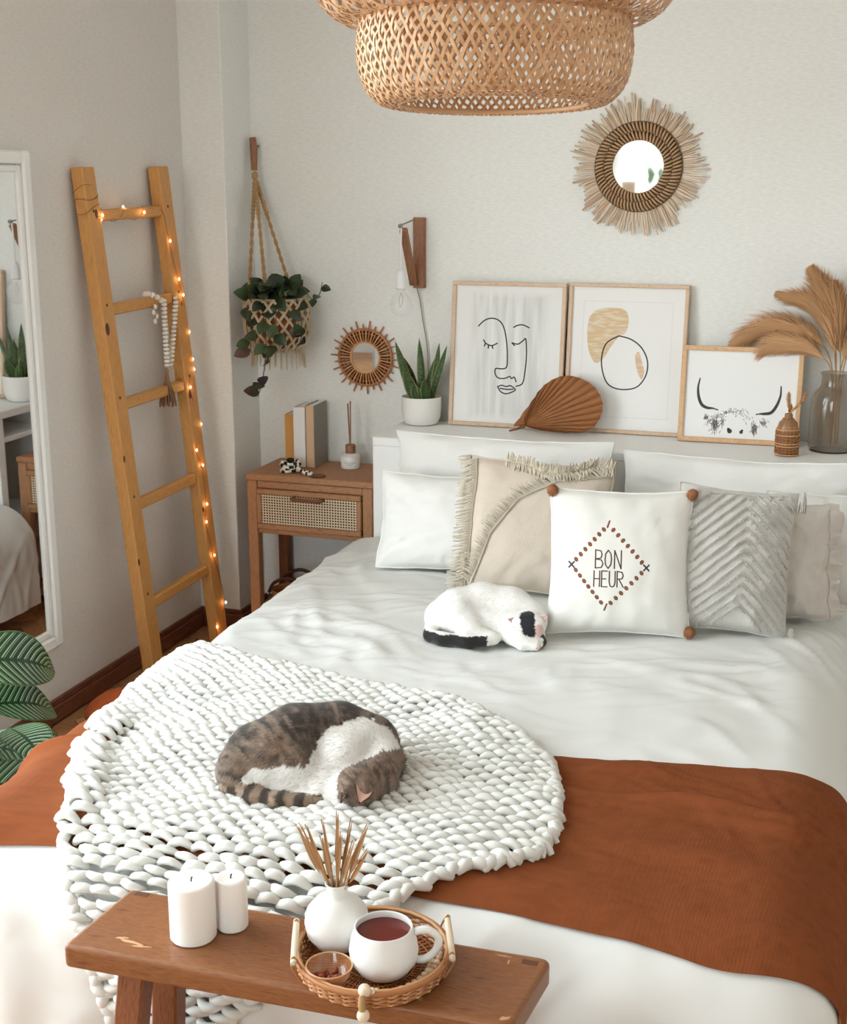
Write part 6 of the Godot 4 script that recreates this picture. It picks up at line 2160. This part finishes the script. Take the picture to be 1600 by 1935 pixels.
func cats() -> void:
	var lin := func(r: int, g: int, b: int) -> Color: return Color8(r, g, b).srgb_to_linear()
	var nz := noise(1.0, 3, FastNoiseLite.TYPE_SIMPLEX_SMOOTH, 77)
	# the tabby on the knitted blanket
	var k := {
		"spine": [[-1.0982, 0.5270, -2.1784, 0.046], [-1.0790, 0.5370, -2.2139, 0.062], [-1.0216, 0.5500, -2.2776, 0.072], [-0.9507, 0.5470, -2.3303, 0.068], [-0.8858, 0.5350, -2.3414, 0.054], [-0.8395, 0.5220, -2.2958, 0.038]],
		"head": [[-0.8302, 0.5180, -2.2365, 0.034], [-0.8534, 0.5170, -2.1844, 0.037], [-0.8918, 0.5030, -2.1949, 0.024], [-0.9048, 0.4990, -2.1969, 0.015]],
		"haunch": [[-1.0375, 0.5480, -2.1970, 0.052], [-0.9905, 0.5320, -2.2052, 0.044], [-0.9650, 0.5120, -2.2053, 0.026]],
		"hind": [[-1.0522, 0.5020, -2.1886, 0.030], [-0.9865, 0.4980, -2.1942, 0.026], [-0.9450, 0.4870, -2.1805, 0.015]],
		"fore": [[-0.8935, 0.5450, -2.3317, 0.050], [-0.9126, 0.5350, -2.2628, 0.046], [-0.9304, 0.5080, -2.2081, 0.028], [-0.9307, 0.4900, -2.1811, 0.018], [-0.9086, 0.4860, -2.1731, 0.014]],
		"belly": [[-1.03, 0.50, -2.23, 0.045], [-0.93, 0.50, -2.26, 0.045], [-0.87, 0.495, -2.25, 0.035]],
		"tail": [[-1.1330, 0.5060, -2.1801, 0.020], [-1.1081, 0.4970, -2.1523, 0.0165], [-1.0560, 0.4900, -2.1365, 0.0145], [-0.9994, 0.4880, -2.1365, 0.0125], [-0.9566, 0.4860, -2.1464, 0.0095], [-0.9351, 0.4840, -2.1528, 0.005]],
		"ear1": [[-0.836, 0.527, -2.165, 0.016], [-0.824, 0.529, -2.150, 0.010]],
		"ear2": [[-0.860, 0.527, -2.160, 0.016], [-0.858, 0.525, -2.145, 0.010]],
		"neck": [[-0.8395, 0.5220, -2.2958, 0.038], [-0.8302, 0.5180, -2.2365, 0.034]],
	}
	var white_a := [[-0.852, 0.5600, -2.300, 0.036], [-0.878, 0.5650, -2.285, 0.048], [-0.9017, 0.5550, -2.2501, 0.056], [-0.9231, 0.5150, -2.1828, 0.044], [-0.9189, 0.4850, -2.1659, 0.036]]
	var white_b := [[-1.040, 0.5060, -2.1650, 0.043], [-0.985, 0.5060, -2.160, 0.042], [-0.9476, 0.4950, -2.165, 0.036]]
	var spine: Array = k.spine
	var colour := func(p: Vector3, _n: Vector3) -> Color:
		var j := nz.get_noise_3d(p.x * 34.0, p.y * 34.0, p.z * 34.0)
		var dt := chain_dist(p, k.tail)
		var body := minf(chain_dist(p, k.spine), chain_dist(p, k.haunch))
		var head := minf(chain_dist(p, k.head), minf(chain_dist(p, k.ear1), chain_dist(p, k.ear2)))
		if dt < minf(body, minf(head, chain_dist(p, k.hind))) - 0.001:
			var s: float = along(p, k.tail)[0]
			var f := smoothstep(-0.3, 0.35, sin(s * 190.0 + j * 1.5))
			return (lin.call(62, 50, 42) as Color).lerp(lin.call(150, 128, 108), f)
		var wd := minf(chain_dist(p, white_a), chain_dist(p, white_b)) + j * 0.010
		if head > 0.006 and wd < 0.004 and chain_dist(p, k.spine) > -0.02 - 0.5 * wd or chain_dist(p, k.belly) < 0.003 and body > 0.01:
			return lin.call(226, 222, 216)
		if head < body:
			# a dark crown with a paler muzzle and pinkish ears
			var m := p.distance_to(Vector3(-0.905, 0.497, -2.195))
			var base := (lin.call(84, 70, 60) as Color).lerp(lin.call(140, 116, 98), clampf(0.5 + 1.4 * nz.get_noise_3d(p.x * 60.0, p.y * 14.0, p.z * 60.0), 0.0, 1.0))
			return base.lerp(lin.call(222, 214, 206), 1.0 - smoothstep(0.016, 0.028, m))
		var s: float = along(p, spine)[0]
		var lift := (p.y - 0.5) * 20.0
		var fine := nz.get_noise_3d(s * 130.0, lift * 2.2, p.x * 9.0)
		var f := 0.5 + 0.30 * sin(s * 215.0 + lift * 1.3 + j * 2.6) + 0.8 * fine + 0.35 * nz.get_noise_3d(s * 22.0, lift * 9.0, p.x * 30.0)
		f = smoothstep(0.1, 0.95, f)
		var c := (lin.call(52, 44, 38) as Color).lerp(lin.call(126, 107, 91), f)
		# a darker line down the back, a warmer flank and haunch
		var hd := chain_dist(p, k.haunch)
		c = c.lerp(lin.call(166, 136, 112), clampf(0.010 - hd, 0.0, 0.010) * 45.0 * clampf(0.6 + j, 0.0, 1.0))
		if s > 0.13 and s < 0.20:
			c = c.lerp(lin.call(54, 46, 42), 0.55)
		return c
	var root := thing("cat", "brown tabby and white cat curled up asleep on the knitted blanket", "cat", Vector3(-0.97, 0.475, -2.23))
	var body := flesh(k.values(), 0.0048, 0.007)
	rng.seed = 100
	furry(root, body, colour, func(p: Vector3) -> Vector3:
		var a := along(p, spine)
		return -a[1] + Vector3(0, -0.35, 0), 15000, 0.0095)
	var o := -root.position
	var tabby := plain(c8(112, 92, 76), 0.9)
	var lining := plain(c8(208, 164, 148), 0.8)
	ear(root, Vector3(-0.848, 0.546, -2.153), Vector3(-0.806, 0.526, -2.150), Vector3(-0.8214, 0.522, -2.1068), Vector3(0.22, 0.45, 0.86), tabby, lining)
	ear(root, Vector3(-0.872, 0.534, -2.152), Vector3(-0.846, 0.538, -2.147), Vector3(-0.8639, 0.512, -2.1187), Vector3(-0.1, 0.6, 0.8), tabby, tabby)
	obj("nose", bar([Vector3(-0.9165, 0.496, -2.186) + o, Vector3(-0.9185, 0.494, -2.190) + o], [0.0035, 0.0025], 8), plain(c8(120, 70, 64), 0.5), root)
	obj("closed_eye", bar(curve([Vector3(-0.893, 0.519, -2.175) + o, Vector3(-0.887, 0.513, -2.169) + o, Vector3(-0.879, 0.512, -2.164) + o], 8), 0.0013, 6), M.black, root)

	# the white one with a black tail and a black patch between the ears
	var w := {
		"spine": [[-1.0223, 0.5050, -3.2462, 0.044], [-0.9856, 0.5200, -3.2727, 0.054], [-0.9242, 0.5270, -3.3190, 0.058], [-0.8483, 0.5220, -3.3309, 0.054], [-0.7976, 0.5120, -3.3152, 0.044]],
		"head": [[-0.7734, 0.5030, -3.2865, 0.036], [-0.7760, 0.5000, -3.2523, 0.036], [-0.7625, 0.4880, -3.2339, 0.024], [-0.7569, 0.4820, -3.2229, 0.016]],
		"haunch": [[-0.9665, 0.5120, -3.2300, 0.048], [-0.9310, 0.4950, -3.2155, 0.036]],
		"hind": [[-0.9304, 0.4850, -3.1981, 0.024], [-0.8603, 0.4780, -3.1969, 0.018]],
		"belly": [[-0.95, 0.495, -3.25, 0.045], [-0.86, 0.492, -3.27, 0.045]],
		"fore": [[-0.8336, 0.5050, -3.2857, 0.040], [-0.8109, 0.4850, -3.2275, 0.028], [-0.7809, 0.4760, -3.1944, 0.017], [-0.7444, 0.4720, -3.1909, 0.013]],
		"arm": [[-0.7704, 0.4740, -3.2284, 0.014], [-0.7350, 0.4720, -3.2209, 0.012]],
		"tail": [[-1.0350, 0.4820, -3.2064, 0.018], [-1.0302, 0.4740, -3.1780, 0.014], [-0.9910, 0.4735, -3.1615, 0.015], [-0.9265, 0.4735, -3.1653, 0.015], [-0.8744, 0.4730, -3.1753, 0.011]],
		"ear1": [[-0.797, 0.517, -3.240, 0.012], [-0.803, 0.520, -3.232, 0.008]],
		"ear2": [[-0.752, 0.518, -3.250, 0.012], [-0.746, 0.520, -3.245, 0.008]],
	}
	var patch := [[-0.781, 0.538, -3.240, 0.019], [-0.772, 0.522, -3.214, 0.019], [-0.766, 0.500, -3.207, 0.017]]
	var col2 := func(p: Vector3, _n: Vector3) -> Color:
		var j := nz.get_noise_3d(p.x * 40.0, p.y * 40.0, p.z * 40.0)
		if chain_dist(p, w.tail) < 0.008 and p.y < 0.489 and p.z > -3.19 and p.x < -0.868:
			return lin.call(34, 32, 32)
		if chain_dist(p, w.arm) < 0.003 and p.x > -0.785:
			return lin.call(40, 38, 38)
		if chain_dist(p, patch) + j * 0.004 < 0.0:
			return lin.call(28, 27, 30)
		if chain_dist(p, [[-0.7922, 0.489, -3.208, 0.006], [-0.7623, 0.484, -3.206, 0.008], [-0.735, 0.484, -3.222, 0.008]]) < 0.002:
			return lin.call(36, 34, 36)
		if p.distance_to(Vector3(-0.744, 0.500, -3.222)) < 0.019:
			return lin.call(222, 190, 182)
		return (lin.call(232, 229, 223) as Color).lerp(lin.call(240, 238, 234), clampf(0.5 + j, 0.0, 1.0))
	root = thing("cat", "white cat with a black tail and black head patch asleep against the lettered cushion", "cat", Vector3(-0.89, 0.462, -3.26))
	body = flesh(w.values(), 0.0048, 0.007)
	furry(root, body, col2, func(p: Vector3) -> Vector3:
		var a := along(p, w.spine)
		return -a[1] + Vector3(0, -0.5, 0), 5000, 0.007)
	o = -root.position
	var pale := plain(c8(234, 230, 226), 0.9)
	ear(root, Vector3(-0.803, 0.530, -3.238), Vector3(-0.800, 0.506, -3.218), Vector3(-0.829, 0.528, -3.218), Vector3(-0.3, 0.3, 0.9), pale, M.pink)
	ear(root, Vector3(-0.757, 0.534, -3.254), Vector3(-0.741, 0.509, -3.240), Vector3(-0.726, 0.536, -3.246), Vector3(0.3, 0.2, 0.9), pale, M.pink)
	obj("closed_eye", bar(curve([Vector3(-0.792, 0.492, -3.2165) + o, Vector3(-0.786, 0.489, -3.2135) + o, Vector3(-0.779, 0.489, -3.212) + o], 8), 0.0012, 6), M.black, root)
	obj("nose", bar([Vector3(-0.7555, 0.476, -3.2085) + o, Vector3(-0.7525, 0.475, -3.209) + o], [0.003, 0.002], 8), M.pink, root)
	for e in [[-0.733, 0.474, -3.180], [-0.738, 0.468, -3.180], [-0.726, 0.474, -3.212]]:
		var g := Geo.new()
		g.ball(Vector3.ZERO, Vector3(0.004, 0.003, 0.003), 8, 6)
		obj("toe_pad", g, M.pink if e[2] > -3.2 else M.black, root, Vector3(e[0], e[1], e[2]) + o)


func window_corner() -> void:
	# behind the viewer, by the window: what the sunburst mirror shows
	var at := Vector3(-1.93, 0.0, 2.90)
	var t := thing("cabinet", "tall narrow white cabinet by the window, seen only in the sunburst mirror", "cabinet", at)
	var top := 1.52
	obj("body", one_box(Vector3(0, top / 2 - 0.02, 0), Vector3(0.46, top - 0.05, 0.32), 0.004), M.white_paint, t)
	obj("top", one_box(Vector3(0, top - 0.0225, 0), Vector3(0.48, 0.045, 0.34), 0.004), M.white_paint, t)
	for s in [-1, 1]:
		var d := obj("door", one_box(Vector3(s * 0.114, 0.74, -0.17), Vector3(0.222, 1.36, 0.018), 0.003), M.white_paint, t)
		obj("knob", bar([Vector3(s * 0.02, 0.78, -0.179), Vector3(s * 0.02, 0.78, -0.205)], [0.006, 0.011], 10), M.steel, d)
	t = thing("storage_box", "tan cardboard box on the white cabinet, reflected in the sunburst mirror", "box", at + Vector3(-0.10, top + 0.001, -0.02))
	obj("box_body", one_box(Vector3(0, 0.05, 0), Vector3(0.12, 0.10, 0.14), 0.003), plain(c8(226, 204, 176), 0.8), t)
	obj("lid", one_box(Vector3(0, 0.112, 0), Vector3(0.128, 0.024, 0.148), 0.003), plain(c8(232, 212, 186), 0.8), t)
	t = thing("window_plant", "bright green leafy plant on the white cabinet, reflected in the sunburst mirror", "potted plant", at + Vector3(0.13, top + 0.001, -0.03))
	obj("pot", turned([Vector2(0, 0), Vector2(0.035, 0), Vector2(0.048, 0.075), Vector2(0.044, 0.075), Vector2(0.04, 0.06), Vector2(0, 0.06)], 24), M.ceramic_matt, t)
	rng.seed = 90
	var m := plain(c8(96, 150, 60), 0.5)
	m.cull_mode = BaseMaterial3D.CULL_DISABLED
	for i in 12:
		var a := rng.randf() * TAU
		var tip := Vector3(cos(a) * rng.randf_range(0.05, 0.10), rng.randf_range(0.12, 0.26), sin(a) * rng.randf_range(0.05, 0.1))
		var g := Geo.new()
		leaf_blade(g, Vector3(tip.x * 0.5, tip.y * 0.65, tip.z * 0.5), tip, 0.05, Vector3(0.2, 0.6, -1), 0.1, 0.2, 6)
		obj("leaf", g, m, t)
		obj("stem", bar([Vector3(0, 0.058, 0), Vector3(tip.x * 0.5, tip.y * 0.65, tip.z * 0.5)], 0.002, 5), m, t)


func _ready() -> void:
	camera_and_light()
	materials()
	room()
	bed()
	knit_blanket()
	pillows()
	cats()
	bench()
	pendant()
	nightstand()
	ladder()
	floor_mirror()
	framed_prints()
	sunburst_mirror()
	rattan_mirror()
	hanging_planter()
	wall_lamp()
	snake_plant()
	palm_fan()
	pampas()
	striped_plant()
	on_bench()
	window_corner()
